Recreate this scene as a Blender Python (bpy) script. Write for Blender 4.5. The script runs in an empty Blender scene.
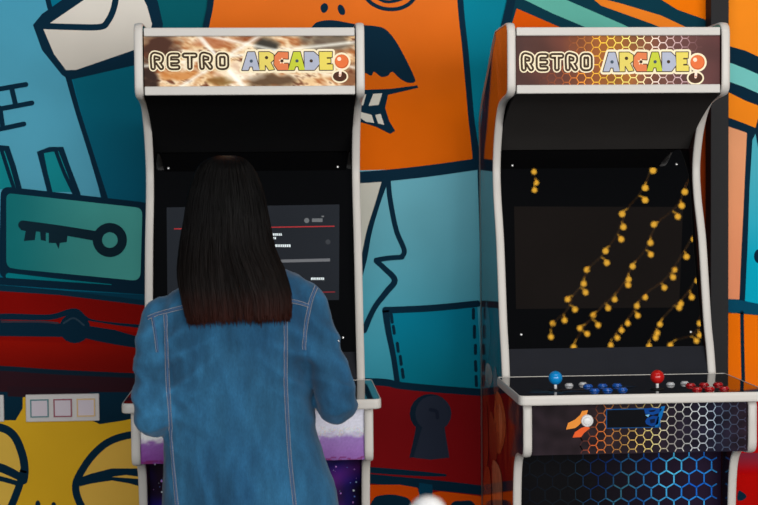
import bpy, bmesh, math, random
from mathutils import Vector, Matrix, noise
from mathutils.bvhtree import BVHTree
random.seed(7)
SC = bpy.context.scene
COL = SC.collection
V = Vector

# ---------------------------------------------------------------- camera
F_PX, YAW, PITCH, ROLL, CAM_H = 1479.87, 0.0656, -0.0440, -0.0090, 1.5054
_F = V((math.cos(PITCH)*math.sin(YAW), math.cos(PITCH)*math.cos(YAW), math.sin(PITCH)))
_R = V((math.cos(YAW), -math.sin(YAW), 0))
_U = V((-math.sin(PITCH)*math.sin(YAW), -math.sin(PITCH)*math.cos(YAW), math.cos(PITCH)))
CAM = V((0, 0, CAM_H))
def ray(px, py):
    cr, sr = math.cos(ROLL), math.sin(ROLL)
    a, b = px-379, py-252.5
    u, w = cr*a+sr*b, -sr*a+cr*b
    return _F + _R*(u/F_PX) - _U*(w/F_PX)
def at(px, py, Y): q = ray(px, py); return CAM + q*(Y/q.y)
def atz(px, py, Z): q = ray(px, py); return CAM + q*((Z-CAM_H)/q.z)

cam_d = bpy.data.cameras.new('camera'); cam = bpy.data.objects.new('camera', cam_d); COL.objects.link(cam)
cr, sr = math.cos(ROLL), math.sin(ROLL)
rx = _R*cr + _U*sr; uy = _U*cr - _R*sr
cam.matrix_world = Matrix(((rx.x, uy.x, -_F.x, 0), (rx.y, uy.y, -_F.y, 0), (rx.z, uy.z, -_F.z, CAM_H), (0, 0, 0, 1)))
cam_d.sensor_width = 36; cam_d.lens = F_PX/758*36
cam_d.dof.use_dof = True; cam_d.dof.focus_distance = 4.25; cam_d.dof.aperture_fstop = 4.5
cam_d.clip_end = 60
SC.camera = cam

# ---------------------------------------------------------------- materials
def lin(c):
    o = []
    for v in c[:3]:
        v = v/255
        o.append(v/12.92 if v <= .04045 else ((v+.055)/1.055)**2.4)
    return (o[0], o[1], o[2], 1)
def base_mat(name):
    m = bpy.data.materials.new(name); m.use_nodes = True
    nt = m.node_tree; return m, nt, nt.nodes['Principled BSDF']
def pm(name, c, rough=.5, spec=.5, metal=0, emit=0, ior=1.5, coat=0, var=.06, nscale=8, bump=0, bscale=60, trans=0):
    m, nt, p = base_mat(name)
    n = nt.nodes.new('ShaderNodeTexNoise'); n.inputs['Scale'].default_value = nscale; n.inputs['Detail'].default_value = 4
    tc = nt.nodes.new('ShaderNodeTexCoord'); nt.links.new(tc.outputs['Object'], n.inputs['Vector'])
    r = nt.nodes.new('ShaderNodeMapRange'); r.inputs[3].default_value = 1-var; r.inputs[4].default_value = 1+var
    nt.links.new(n.outputs['Fac'], r.inputs[0])
    mx = nt.nodes.new('ShaderNodeVectorMath'); mx.operation = 'MULTIPLY'; mx.inputs[0].default_value = lin(c)[:3]
    nt.links.new(r.outputs[0], mx.inputs[1]); nt.links.new(mx.outputs[0], p.inputs['Base Color'])
    p.inputs['Roughness'].default_value = rough; p.inputs['Specular IOR Level'].default_value = spec
    p.inputs['Metallic'].default_value = metal; p.inputs['IOR'].default_value = ior
    p.inputs['Coat Weight'].default_value = coat; p.inputs['Coat Roughness'].default_value = .05
    p.inputs['Transmission Weight'].default_value = trans
    if emit:
        nt.links.new(mx.outputs[0], p.inputs['Emission Color']); p.inputs['Emission Strength'].default_value = emit
    if bump:
        b = nt.nodes.new('ShaderNodeBump'); b.inputs['Strength'].default_value = bump; b.inputs['Distance'].default_value = .002
        n2 = nt.nodes.new('ShaderNodeTexNoise'); n2.inputs['Scale'].default_value = bscale
        nt.links.new(tc.outputs['Object'], n2.inputs['Vector']); nt.links.new(n2.outputs['Fac'], b.inputs['Height'])
        nt.links.new(b.outputs[0], p.inputs['Normal'])
    return m
def cm(name, rough=.5, spec=.5, emit=0, coat=0, ior=1.5, var=.12, nscale=3, gain=1, sat=1):
    """colours stored on the mesh, softened by noise"""
    m, nt, p = base_mat(name)
    a = nt.nodes.new('ShaderNodeVertexColor'); a.layer_name = 'Col'
    n = nt.nodes.new('ShaderNodeTexNoise'); n.inputs['Scale'].default_value = nscale; n.inputs['Detail'].default_value = 3
    tc = nt.nodes.new('ShaderNodeTexCoord'); nt.links.new(tc.outputs['Object'], n.inputs['Vector'])
    r = nt.nodes.new('ShaderNodeMapRange'); r.inputs[1].default_value = .25; r.inputs[2].default_value = .75
    r.inputs[3].default_value = gain-var; r.inputs[4].default_value = gain+var
    nt.links.new(n.outputs['Fac'], r.inputs[0])
    mx = nt.nodes.new('ShaderNodeVectorMath'); mx.operation = 'MULTIPLY'
    hs_ = nt.nodes.new('ShaderNodeHueSaturation'); hs_.inputs['Saturation'].default_value = sat; nt.links.new(a.outputs['Color'], hs_.inputs['Color'])
    nt.links.new(hs_.outputs[0], mx.inputs[0]); nt.links.new(r.outputs[0], mx.inputs[1])
    nt.links.new(mx.outputs[0], p.inputs['Base Color'])
    p.inputs['Roughness'].default_value = rough; p.inputs['Specular IOR Level'].default_value = spec
    p.inputs['Coat Weight'].default_value = coat; p.inputs['Coat Roughness'].default_value = .06; p.inputs['IOR'].default_value = ior
    if emit:
        nt.links.new(mx.outputs[0], p.inputs['Emission Color']); p.inputs['Emission Strength'].default_value = emit
    return m

M = dict(
 mural=cm('mural_paint', .6, .04, var=.12, nscale=2.5, gain=1.13, sat=1.04),
 print_=cm('printed_vinyl', .45, .04, var=.05, nscale=20),
 marquee=cm('emissive_print', .4, .1, emit=.12, var=.04, nscale=30),  # print with a slight emission
 trim=pm('white_moulding', (206, 202, 196), .38, .4, var=.04, nscale=14),
 bar=pm('grey_white_retainer', (198, 195, 190), .42, .4, var=.05, nscale=10),
 black=pm('matte_black', (20, 20, 21), .6, .2, var=.1),
 hood=pm('lit_hood_board', (50, 48, 47), .65, .0, var=.1, bump=.2, bscale=300), hoodL=pm('shaded_hood_board', (20, 20, 21), .65, .0, var=.1, bump=.2, bscale=300),  # same board twice: lighter base paints in light, darker one shade
 slate=pm('slate_board', (30, 32, 39), .6, .12, var=.1, nscale=20),
 glass=pm('black_glass', (7, 7, 8), .0, .5, ior=1.52, var=.02),
 screen=pm('dark_screen', (24, 20, 18), .0, .5, var=.25, nscale=3),  # brown tint of a reflection mixed into the base colour
 screenL=pm('lit_screen', (30, 33, 38), .1, .4, emit=.55, var=.12, nscale=5),
 side=None, sideprint=cm('side_print_ink', .1, .5, ior=1.6, var=.4, nscale=26, gain=1.5),
 cp=cm('gloss_black_top', .04, .5, ior=1.75, var=.1),
 chrome=pm('chrome', (210, 212, 215), .15, .5, metal=1, var=.02),
 strip=pm('grey_edge_strip', (150, 150, 146), .4, .3, var=.1), screw=pm('screw_steel', (235, 235, 235), .3, .5, metal=.6, var=.02),
 blue=pm('blue_plastic', (10, 135, 205), .2, .5, var=.03), red=pm('red_plastic', (190, 25, 22), .2, .5, var=.03),
 bluebtn=pm('blue_button', (15, 80, 165), .15, .5, var=.03), redbtn=pm('red_button', (165, 18, 25), .15, .5, var=.03),
 clear=pm('clear_button', (190, 192, 195), .12, .6, var=.05), white=pm('white_plastic', (235, 235, 235), .35, .5, var=.02),
 floor=pm('grey_floor', (98, 92, 86), .45, .4, var=.15, nscale=4),
 column=pm('dark_steel', (40, 40, 42), .6, .12, var=.12, nscale=6, bump=.15),
 plate=pm('plate_plastic', (205, 202, 200), .3, .5, var=.02),
 sock=pm('module_plastic', (215, 205, 215), .14, .5, var=.02),
 skin=pm('skin', (196, 150, 125), .5, .4, var=.05, nscale=20),
 trouser=pm('dark_trousers', (30, 32, 40), .8, .2, var=.15, nscale=30, bump=.3, bscale=400),
 shoe=pm('white_trainers', (205, 203, 198), .5, .4, var=.05),
 sole=pm('rubber_sole', (230, 230, 226), .7, .3, var=.05),
 stitch=pm('stitch_thread', (160, 157, 164), .8, .2, var=.25, nscale=150),
 bulb=pm('amber_bulb', (255, 190, 60), .4, .3, emit=17, var=.02),
 cord=pm('glowing_cord', (170, 130, 70), .6, .3, emit=.45, var=.1),  # glow added to the cords so they show in the glass
 eye=pm('eye_white', (230, 228, 225), .2, .5), iris=pm('iris_brown', (60, 35, 20), .2, .5), lip=pm('lips', (170, 90, 85), .45, .4),
)
# side panels: dark gloss laminate with a warm print low down, mirrors the wall beside it
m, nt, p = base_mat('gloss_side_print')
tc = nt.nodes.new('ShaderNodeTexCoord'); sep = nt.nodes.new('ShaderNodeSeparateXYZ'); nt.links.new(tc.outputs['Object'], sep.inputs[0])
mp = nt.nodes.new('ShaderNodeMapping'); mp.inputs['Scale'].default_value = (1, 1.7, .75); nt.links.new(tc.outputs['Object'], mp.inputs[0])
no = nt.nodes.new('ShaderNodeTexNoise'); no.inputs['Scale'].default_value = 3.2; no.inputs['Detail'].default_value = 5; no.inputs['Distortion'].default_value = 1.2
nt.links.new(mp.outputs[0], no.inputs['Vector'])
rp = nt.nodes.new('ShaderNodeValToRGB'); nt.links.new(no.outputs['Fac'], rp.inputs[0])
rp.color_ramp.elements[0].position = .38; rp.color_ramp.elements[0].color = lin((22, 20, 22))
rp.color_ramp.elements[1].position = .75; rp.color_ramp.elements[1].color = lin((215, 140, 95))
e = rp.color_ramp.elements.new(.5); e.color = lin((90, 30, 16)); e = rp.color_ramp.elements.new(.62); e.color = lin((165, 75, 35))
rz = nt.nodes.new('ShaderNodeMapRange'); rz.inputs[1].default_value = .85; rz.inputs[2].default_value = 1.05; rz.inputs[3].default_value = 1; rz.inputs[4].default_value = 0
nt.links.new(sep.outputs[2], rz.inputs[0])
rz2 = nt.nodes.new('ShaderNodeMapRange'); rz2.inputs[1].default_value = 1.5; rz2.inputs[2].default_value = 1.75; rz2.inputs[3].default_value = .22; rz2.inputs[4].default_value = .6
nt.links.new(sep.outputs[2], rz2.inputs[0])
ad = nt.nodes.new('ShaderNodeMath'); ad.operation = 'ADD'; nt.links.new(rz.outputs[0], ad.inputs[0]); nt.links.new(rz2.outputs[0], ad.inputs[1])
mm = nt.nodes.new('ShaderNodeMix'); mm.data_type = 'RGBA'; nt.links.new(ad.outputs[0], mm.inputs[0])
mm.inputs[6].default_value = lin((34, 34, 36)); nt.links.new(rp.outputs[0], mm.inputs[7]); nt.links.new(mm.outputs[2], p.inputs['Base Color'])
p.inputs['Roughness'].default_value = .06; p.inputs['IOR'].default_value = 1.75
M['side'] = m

# ---------------------------------------------------------------- object helpers
def link(name, me, parent=None, mats=(), smooth=False):
    for q in mats: me.materials.append(q)
    if smooth:
        for f in me.polygons: f.use_smooth = True
    o = bpy.data.objects.new(name, me); COL.objects.link(o)
    if parent: o.parent = parent
    return o
def tag(o, label=None, cat=None, group=None, kind=None):
    if label: o['label'] = label
    if cat: o['category'] = cat
    if group: o['group'] = group
    if kind: o['kind'] = kind
    return o
def empty(name, loc=(0, 0, 0), label=None, cat=None, group=None):
    o = bpy.data.objects.new(name, None); COL.objects.link(o); o.location = loc; o.empty_display_size = .1
    return tag(o, label, cat, group)

class MB:
    def __init__(s): s.v = []; s.f = []; s.c = []; s.sm = []
    def add(s, vs, fs, col=None, sm=False):
        b = len(s.v); s.v += [tuple(v) for v in vs]
        for f in fs:
            s.f.append([b+i for i in f]); s.c.append(col); s.sm.append(sm)
    def box(s, a, b, col=None, bev=0):
        (x0, y0, z0), (x1, y1, z1) = a, b
        if not bev:
            s.add([(x0,y0,z0),(x1,y0,z0),(x1,y1,z0),(x0,y1,z0),(x0,y0,z1),(x1,y0,z1),(x1,y1,z1),(x0,y1,z1)],
                  [(0,3,2,1),(4,5,6,7),(0,1,5,4),(1,2,6,5),(2,3,7,6),(3,0,4,7)], col)
        else:
            bm = bmesh.new(); bmesh.ops.create_cube(bm, size=1)
            for v in bm.verts: v.co = V(((x0+x1)/2+v.co.x*(x1-x0), (y0+y1)/2+v.co.y*(y1-y0), (z0+z1)/2+v.co.z*(z1-z0)))
            bmesh.ops.bevel(bm, geom=bm.edges[:], offset=bev, segments=3, affect='EDGES', profile=.5)
            s.bm(bm, col); bm.free()
    def bm(s, bm, col=None, sm=False):
        bm.verts.index_update(); s.add([v.co[:] for v in bm.verts], [[v.index for v in f.verts] for f in bm.faces], col, sm)
    def rings(s, rings, cap=True, closed=True, col=None, sm=True, loop=False):
        n = len(rings[0]); vs = [p for r in rings for p in r]; fs = []
        m_ = len(rings)
        for i in range(m_ if loop else m_-1):
            for j in range(n if closed else n-1):
                a = i*n+j; b = i*n+(j+1) % n; i2 = (i+1) % m_; fs.append((a, b, i2*n+(j+1) % n, i2*n+j))
        if cap and not loop: fs += [list(range(n))[::-1], [(m_-1)*n+j for j in range(n)]]
        s.add(vs, fs, col, sm)
    def tube(s, pts, r, n=8, col=None, cap=True):
        pts = [V(p) for p in pts]; rr = r if hasattr(r, '__len__') else [r]*len(pts); R = []
        a = None
        for i, p in enumerate(pts):
            t = (pts[min(i+1, len(pts)-1)]-pts[max(i-1, 0)]).normalized()
            if a is None:
                a = t.cross(V((0, 0, 1)));  a = a if a.length > .05 else t.cross(V((0, 1, 0)))
            else:
                a = a-t*a.dot(t)
            a.normalize(); b = t.cross(a)
            R.append([p+(a*math.cos(2*math.pi*k/n)+b*math.sin(2*math.pi*k/n))*rr[i] for k in range(n)])
        s.rings(R, cap, True, col)
    def lathe(s, c, prof, n=24, axis='z', col=None):
        c = V(c); R = []
        for r, h in prof:
            ring = []
            for k in range(n):
                a = 2*math.pi*k/n; x, y = r*math.cos(a), r*math.sin(a)
                ring.append(c+(V((x, y, h)) if axis == 'z' else V((x, -h, y))))
            R.append(ring)
        s.rings(R, True, True, col)
    def sphere(s, c, r, n=20, m_=12, col=None, sc=(1, 1, 1)):
        prof = []; c = V(c); R = []
        for i in range(m_+1):
            t = -math.pi/2+math.pi*i/m_; rr = max(math.cos(t), .02)
            R.append([c+V((r*rr*math.cos(2*math.pi*k/n)*sc[0], r*rr*math.sin(2*math.pi*k/n)*sc[1], r*math.sin(t)*sc[2])) for k in range(n)])
        s.rings(R, True, True, col)
    def mesh(s, name):
        me = bpy.data.meshes.new(name); me.from_pydata(s.v, [], s.f); me.update()
        for f, q in zip(me.polygons, s.sm): f.use_smooth = q
        if any(c is not None for c in s.c):
            ca = me.color_attributes.new('Col', 'FLOAT_COLOR', 'CORNER')
            for f, c in zip(me.polygons, s.c):
                for li in f.loop_indices:
                    if callable(c): cc = c(me.vertices[me.loops[li].vertex_index].co)
                    else: cc = c
                    ca.data[li].color = cc or (1, 1, 1, 1)
        return me
    def build(s, name, mat, parent=None, recalc=False):
        me = s.mesh(name)
        if recalc:
            b = bmesh.new(); b.from_mesh(me); bmesh.ops.recalc_face_normals(b, faces=b.faces); b.to_mesh(me); b.free()
        return link(name, me, parent, [mat])

def catmull(pts, n=8, closed=False):
    out = []; N = len(pts)
    rng = range(N if closed else N-1)
    for i in rng:
        if closed: p0, p1, p2, p3 = pts[i-1], pts[i], pts[(i+1) % N], pts[(i+2) % N]
        else: p0, p1, p2, p3 = pts[max(i-1, 0)], pts[i], pts[i+1], pts[min(i+2, N-1)]
        for k in range(n):
            t = k/n
            out.append(tuple(.5*((2*b)+(-a+c)*t+(2*a-5*b+4*c-d)*t*t+(-a+3*b-3*c+d)*t**3) for a, b, c, d in zip(p0, p1, p2, p3)))
    if not closed: out.append(tuple(pts[-1]))
    return out
def fillet(pts, n=6):
    """pts = (x, y, radius) closed polygon -> rounded polygon"""
    out = []; N = len(pts)
    for i in range(N):
        p = V(pts[i][:2]); r = pts[i][2]
        if r == 0: out.append(tuple(p)); continue
        a = (V(pts[i-1][:2])-p); b = (V(pts[(i+1) % N][:2])-p)
        d = min(r, a.length*.49, b.length*.49); a.normalize(); b.normalize()
        p0 = p+a*d; p2 = p+b*d
        for k in range(n+1):
            t = k/n; out.append(tuple(p0*(1-t)**2+p*2*t*(1-t)+p2*t*t))
    return out
def ribbon2d(pts, w, cap=True):
    """flat stroke polygons (2d) round a polyline; returns list of polygons"""
    P = [V(p) for p in pts]; L = []; R = []
    for i, p in enumerate(P):
        t = (P[min(i+1, len(P)-1)]-P[max(i-1, 0)]); t = t.normalized() if t.length > 1e-9 else V((1, 0))
        n = V((-t.y, t.x)); h = (w[i] if hasattr(w, '__len__') else w)/2
        a0 = P[i]-P[i-1] if i > 0 else None; a1 = P[i+1]-P[i] if i < len(P)-1 else None
        if a0 and a1 and a0.length > 1e-9 and a1.length > 1e-9:
            c = max(.5, math.cos(a0.angle(a1)/2)); h = h/c
        L.append(p+n*h); R.append(p-n*h)
    polys = [[L[i], L[i+1], R[i+1], R[i]] for i in range(len(P)-1)]
    if cap:
        for i in (0, -1):
            h = (w[i] if hasattr(w, '__len__') else w)/2
            polys.append([P[i]+V((math.cos(k*math.pi/6), math.sin(k*math.pi/6)))*h for k in range(12)])
    return polys

# ---------------------------------------------------------------- setting
WALL_Y = 4.96
floor = MB(); floor.box((-4, -4.5, -.06), (5, WALL_Y, 0)); tag(floor.build('floor', M['floor']), kind='structure')

class Mural:
    """flat paint shapes lying on the wall, later ones over earlier ones"""
    def __init__(s): s.mb = MB(); s.k = 0
    def w(s, p):
        q = at(p[0], p[1], WALL_Y); return (q.x, q.z)
    def lay(s, polys, col):
        y = WALL_Y-.0008-s.k*.00012
        for ip, pl in enumerate(polys):
            pl = [V(q) for q in pl]; y = WALL_Y-.0008-s.k*.00012-(ip % 9)*.000012
            ar = sum(pl[i-1].x*pl[i].y-pl[i].x*pl[i-1].y for i in range(len(pl)))
            if ar < 0: pl = pl[::-1]
            s.mb.add([(q.x, y, q.y) for q in pl], [list(range(len(pl)))], col)
    def fill(s, col, pts, smooth=0, col2=None, ax='y'):
        s.k += 1
        if smooth: pts = catmull(pts, smooth, True)
        pl = [s.w(p) for p in pts]
        c1 = lin(col)
        if not col2: s.lay([pl], c1); return
        c2 = lin(col2); ys = [p[1] for p in pl] if ax == 'y' else [p[0] for p in pl]; lo, hi = min(ys), max(ys)
        # gradient: slice the polygon into bands
        bm = bmesh.new(); y = WALL_Y-.0008-s.k*.00012
        ar = sum(pl[i-1][0]*pl[i][1]-pl[i][0]*pl[i-1][1] for i in range(len(pl)))
        if ar < 0: pl = pl[::-1]
        bm.faces.new([bm.verts.new((p[0], y, p[1])) for p in pl]); bm.normal_update(); bmesh.ops.triangulate(bm, faces=bm.faces[:])
        for k in range(1, 24):
            h = lo+(hi-lo)*k/24; co = (0, 0, h) if ax == 'y' else (h, 0, 0); nn = (0, 0, 1) if ax == 'y' else (1, 0, 0)
            bmesh.ops.bisect_plane(bm, geom=bm.verts[:]+bm.edges[:]+bm.faces[:], plane_co=co, plane_no=nn, dist=1e-6)
        def f(c):
            t = ((c.z if ax == 'y' else c.x)-lo)/(hi-lo); t = t*t*(3-2*t)
            return tuple(c2[i]*(1-t)+c1[i]*t for i in range(3))+(1,)   # col at top (or right), col2 at bottom (or left)
        s.mb.bm(bm, f); bm.free()
    def line(s, pts, w, col=None, smooth=6):
        s.k += 1
        col = lin(col or INK)
        if smooth and len(pts) > 2:
            if hasattr(w, '__len__'):
                q = catmull([(a, b, c) for (a, b), c in zip(pts, w)], smooth); pts = [(a, b) for a, b, c in q]; w = [c for a, b, c in q]
            else: pts = catmull(pts, smooth)
        k = WALL_Y/F_PX*1.22
        ww = [x*k for x in w] if hasattr(w, '__len__') else w*k
        s.lay(ribbon2d([s.w(p) for p in pts], ww), col)
INK = (8, 38, 56)
mu = Mural()
# --- left field
mu.fill((5, 105, 132), [(-700, -500), (1300, -500), (1300, 300), (-700, 300)])
mu.fill((14, 122, 158), [(-700, -500), (60, -500), (50, 6), (36, 34), (68, 78), (87, 140), (106, 204), (106, 230), (-700, 230)], col2=(88, 160, 184), ax='y')
mu.fill((0, 96, 116), [(68, 60), (215, 40), (215, 230), (108, 230), (88, 140)], col2=(0, 86, 112))
mu.line([(68, 76), (78, 112), (90, 150), (106, 202)], [4.5, 4, 4, 5])
mu.fill((0, 84, 94), [(140, -60), (216, -60), (207, 30), (140, 60)])
# envelope
env = [(44, 26), (84, -6), (100, -22), (136, -20), (150, 6), (153, 24), (150, 48), (132, 54), (72, 73), (56, 55)]
mu.fill(INK, [(33, 25), (42, 14), (82, -14), (100, -34), (140, -32), (158, 2), (163, 24), (158, 60), (70, 80), (62, 75), (42, 50)])
mu.fill((212, 207, 198), [(43, 28), (84, 0), (100, -18), (136, -16), (147, 6), (152, 24), (148, 44), (134, 50), (76, 70), (66, 70), (54, 54)], col2=(196, 190, 180))
mu.line([(42, 26), (70, 27), (100, 27), (108, 21), (114, 8), (117, -10)], 5)
mu.line([(47, -4), (50, 8)], 4)
# comb strokes at the left edge
mu.line([(-20, 93), (0, 89), (26, 84.5)], 4); mu.line([(-20, 113), (0, 109), (32, 103)], 4); mu.line([(-20, 132), (0, 129), (24, 124)], 4)
mu.line([(12, 89), (16, 106)], 4); mu.line([(0, 108), (3, 128)], 4)
# upright fingers above the key card
mu.fill((32, 130, 138), [(42, 153), (60, 150), (77, 192), (51, 192)])
mu.line([(50, 192), (45, 172), (40.5, 152.5), (50, 149.5), (61, 149), (68, 168), (78, 194)], 4.2, smooth=0)
mu.line([(56, 151), (64, 172), (74, 193)], 3)
mu.fill((32, 130, 138), [(-8, 148), (7, 149), (19, 188), (-8, 190)])
mu.line([(-10, 147), (7, 148.5), (13, 166), (19, 188)], 4.5, smooth=0); mu.line([(2, 151), (8, 170), (14, 188)], 3)
# key card
mu.fill((10, 60, 82), [(-60, 284), (150, 295), (150, 310), (-60, 310)])
card = fillet([(5, 189, 7), (146, 205, 9), (144, 286, 9), (3, 275, 9)])
mu.fill(INK, fillet([(1, 186, 10), (151, 203, 10), (150, 291, 12), (-1, 279, 12)]))
mu.fill((84, 168, 160), fillet([(6.5, 193, 6), (142.5, 208, 7), (140.5, 281, 9), (6.5, 268, 8)]), col2=(28, 112, 116), ax='x')
mu.line([(6, 269), (50, 277), (100, 283)], 3.5); mu.line([(9, 276), (60, 282), (110, 287)], 5, (20, 120, 130))
mu.line([(0, 281), (60, 285), (148, 291)], 6)
KEY = (14, 38, 50)
mu.line([(23, 225), (60, 230), (96, 236)], [7.5, 7.5, 8], KEY)
mu.fill(KEY, [(20, 222), (37, 226), (35, 240), (24, 241), (26, 231), (21, 230)])
mu.fill(KEY, [(40, 228), (46, 229), (46, 241), (41, 240)]); mu.fill(KEY, [(49, 229), (68, 233), (67, 242), (60, 243), (59, 249), (56, 243), (49, 243)])
mu.line([(110+12.5*math.cos(a*math.pi/12), 240+12.5*math.sin(a*math.pi/12)) for a in range(25)], 7.5, KEY, smooth=0)
# red belt with pin
mu.fill((10, 46, 64), [(-700, 281), (0, 285), (60, 290), (160, 302), (160, 322), (-700, 322)])
mu.fill((128, 24, 22), [(-700, 290), (0, 291), (60, 295), (150, 306), (420, 306), (420, 392), (-700, 392)], col2=(140, 24, 18))
mu.fill((150, 26, 18), [(-700, 338), (0, 340), (145, 346), (145, 372), (-700, 372)], col2=(118, 22, 18))
mu.line([(-40, 319), (5, 316.5), (50, 317), (75, 311), (92, 322), (140, 327)], [4, 5, 4.5, 4.5, 4.5, 4])
mu.line([(-40, 328), (0, 328), (62, 330)], [13, 13, 11]); mu.line([(84, 329), (110, 336), (150, 345)], [14, 12, 8])
mu.line([(88, 323), (120, 328), (146, 331)], 4, (150, 30, 25))
mu.line([(2, 321.5), (40, 321.5), (58, 323)], 1.6, (60, 50, 60))
mu.fill(INK, [(75+15.5*math.cos(a*math.pi/10), 328+15*math.sin(a*math.pi/10)) for a in range(20)])
mu.line([(64, 323), (74, 318), (84, 325)], 1.5, (40, 60, 75))
mu.fill((42, 22, 30), [(-700, 368), (0, 368), (60, 372), (160, 377), (160, 440), (-700, 440)], col2=(52, 18, 24))
mu.line([(-60, 367), (0, 368), (60, 372), (150, 376)], 4, (14, 34, 48))
# yellow face lower left
mu.fill((8, 42, 60), [(-700, 390), (180, 392), (180, 440), (-700, 440)], col2=(8, 36, 52))
mu.fill((214, 170, 58), [(-700, 402), (-20, 402), (4, 420), (16, 420), (23, 408), (23, 398), (26, 392), (88, 398), (92, 420), (100, 424), (125, 420), (150, 414), (200, 414), (200, 900), (-700, 900)], col2=(206, 156, 46))
mu.fill((40, 22, 30), [(8, 386), (90, 388), (90, 400), (50, 398), (8, 396)])
mu.fill((214, 170, 58), [(25, 398), (50, 396), (86, 398), (88, 430), (25, 430)])
mu.fill((216, 178, 84), [(-30, 424), (0, 426), (14, 434), (24, 452), (24, 480), (14, 500), (8, 520), (-60, 520)], smooth=5)
mu.fill((214, 174, 84), [(150, 432), (128, 434), (108, 441), (92, 456), (80, 475), (77, 487), (80, 497), (92, 520), (150, 530)], smooth=0)
mu.line([(-30, 424), (0, 427), (14, 435), (22, 452), (25, 468), (24, 480)], 6.5)
mu.line([(24, 470), (18, 490), (8, 512), (-8, 530)], 6)
mu.line([(-30, 462), (0, 467), (23, 478)], [4, 7, 6]); mu.line([(-30, 472), (0, 478), (18, 483)], 4)
mu.line([(150, 433), (128, 435), (108, 442), (92, 456), (80, 474), (76, 486), (79, 500), (90, 520)], 6)
mu.fill(INK, [(78, 478), (92, 473), (112, 468), (140, 468), (150, 470), (150, 489), (130, 483), (112, 480), (92, 483), (80, 486)])
mu.fill((214, 174, 84), [(112, 476.5), (126, 474.5), (146, 477), (146, 479)])
mu.fill(INK, [(36, 502), (40, 501), (41, 512), (36, 514)], smooth=4); mu.fill(INK, [(52, 503), (56, 503), (58, 515), (52, 515)], smooth=4)
# --- orange face
mu.fill((0, 128, 150), [(455, -500), (720, -500), (720, 300), (470, 300), (452, 100)], col2=(10, 118, 140))
mu.fill((222, 146, 96), [(209, -500), (457, -500), (463, 50), (470, 118), (476, 164), (420, 169), (340, 176), (180, 180), (196, 90), (205, 30), (211, -2)], col2=(214, 104, 42))
mu.line([(215, -60), (211, 0), (206, 28), (196, 90), (184, 180)], 5)
mu.line([(457, -80), (460, 0), (465.5, 55), (471, 118), (476, 160), (482, 250), (484, 400)], [5, 5, 5, 5, 6, 6, 6])
mu.fill(INK, [(323.5, 3.5), (327, 4.5), (328, 9), (325, 13), (321.5, 12), (320.5, 7)], smooth=4)
mu.fill(INK, [(339, 5), (342.5, 6), (345, 11), (344, 15), (340, 14.5), (337.5, 9)], smooth=4)
mu.line([(364, -4), (372, 4), (384, 9), (398, 9), (409, 4), (417, -5)], 3.2); mu.line([(372, -5), (386, 2), (402, -1), (410, -8)], 2.6)
mu.fill(INK, [(300, 40), (312, 27), (318, 22), (333, 20.5), (356, 24.5), (376, 26.5), (386, 30), (396, 42), (406, 60), (414, 77), (414.5, 82), (408, 83), (400, 79), (392, 72), (387.5, 76), (381, 77), (374, 72), (371, 76), (364, 73), (355, 78), (330, 80), (300, 70)], smooth=4)
mu.fill(INK, [(330, 92), (364, 90), (390, 89), (417, 85.5), (418, 88), (388, 95), (385, 108), (389, 121), (395, 131), (390, 134), (376, 127), (360, 122), (330, 122)])
W_ = (202, 200, 190)
for q in ([(330, 95), (358, 94.5), (354, 106), (330, 106)], [(361.5, 95), (366, 94.5), (363, 105.5), (359, 105.5)], [(373, 94), (382, 93.5), (378.5, 105), (368.5, 106)], [(360, 112), (371.5, 115), (374, 123), (366, 122), (360, 118)], [(375, 115), (380.5, 114), (384, 125), (378, 123.5)], [(330, 110), (357, 112), (356, 119), (330, 119)]):
    mu.fill(W_, q)
# collar, shirt and pocket
mu.fill((108, 172, 188), [(175, 176), (477, 167), (481, 300), (484, 392), (175, 392)], col2=(64, 150, 172))
mu.fill((196, 196, 186), [(300, 178), (384, 178), (363, 254), (340, 320), (300, 330)])
mu.line([(300, 178), (360, 177.5), (420, 172), (478, 164)], 9.5)
mu.line([(384.5, 182), (377, 205), (369, 232), (363, 262), (352, 300)], [5, 4, 4.5, 5, 5])
mu.line([(388, 181), (390, 200), (396, 230), (404, 250), (401, 257)], 4.2); mu.line([(402, 257), (388, 258), (376, 260)], 4.2)
mu.line([(376, 261), (384, 268), (394.5, 280), (386, 292), (374, 308), (364, 330)], [4.2, 4.5, 5, 5, 4.5, 5], smooth=5)
mu.fill((8, 122, 150), [(385, 311), (477, 304), (482, 393), (440, 389), (397, 384), (392, 350)], col2=(12, 116, 138))
mu.line([(386, 310), (430, 308), (477, 303.5)], 5.5)
mu.line([(385.5, 310), (388, 330), (393, 355), (397, 382)], [6, 5, 4.5, 4.5])
for (a, b) in (((391, 314), (392, 322)), ((393, 326), (394, 333)), ((397, 343), (398, 351)), ((400, 356), (401, 364)), ((402, 369), (403, 377)), ((473, 309), (473, 318)), ((474, 326), (474, 337)), ((475, 345), (475, 353)), ((475, 361), (475.5, 370)), ((475.5, 376), (476, 385))):
    mu.line([a, b], 2.6, smooth=0)
mu.fill((120, 26, 30), [(300, 383), (380, 384), (430, 389), (484, 393), (720, 400), (1200, 400), (1200, 900), (300, 900)], col2=(160, 34, 20))
mu.line([(300, 381), (377, 381.5), (400, 385), (430, 388), (482, 392)], 6)
KH = (38, 46, 62)
mu.line([(430+17*math.cos(a*math.pi/10), 413+16*math.sin(a*math.pi/10)) for a in range(21)], 6, (16, 34, 50), smooth=0)
mu.fill((22, 36, 52), [(416, 424), (428, 432), (424, 456), (409, 457), (413, 440)])
mu.fill(KH, [(433+18*math.cos(a*math.pi/10), 413+18*math.sin(a*math.pi/10)) for a in range(20)])
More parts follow.
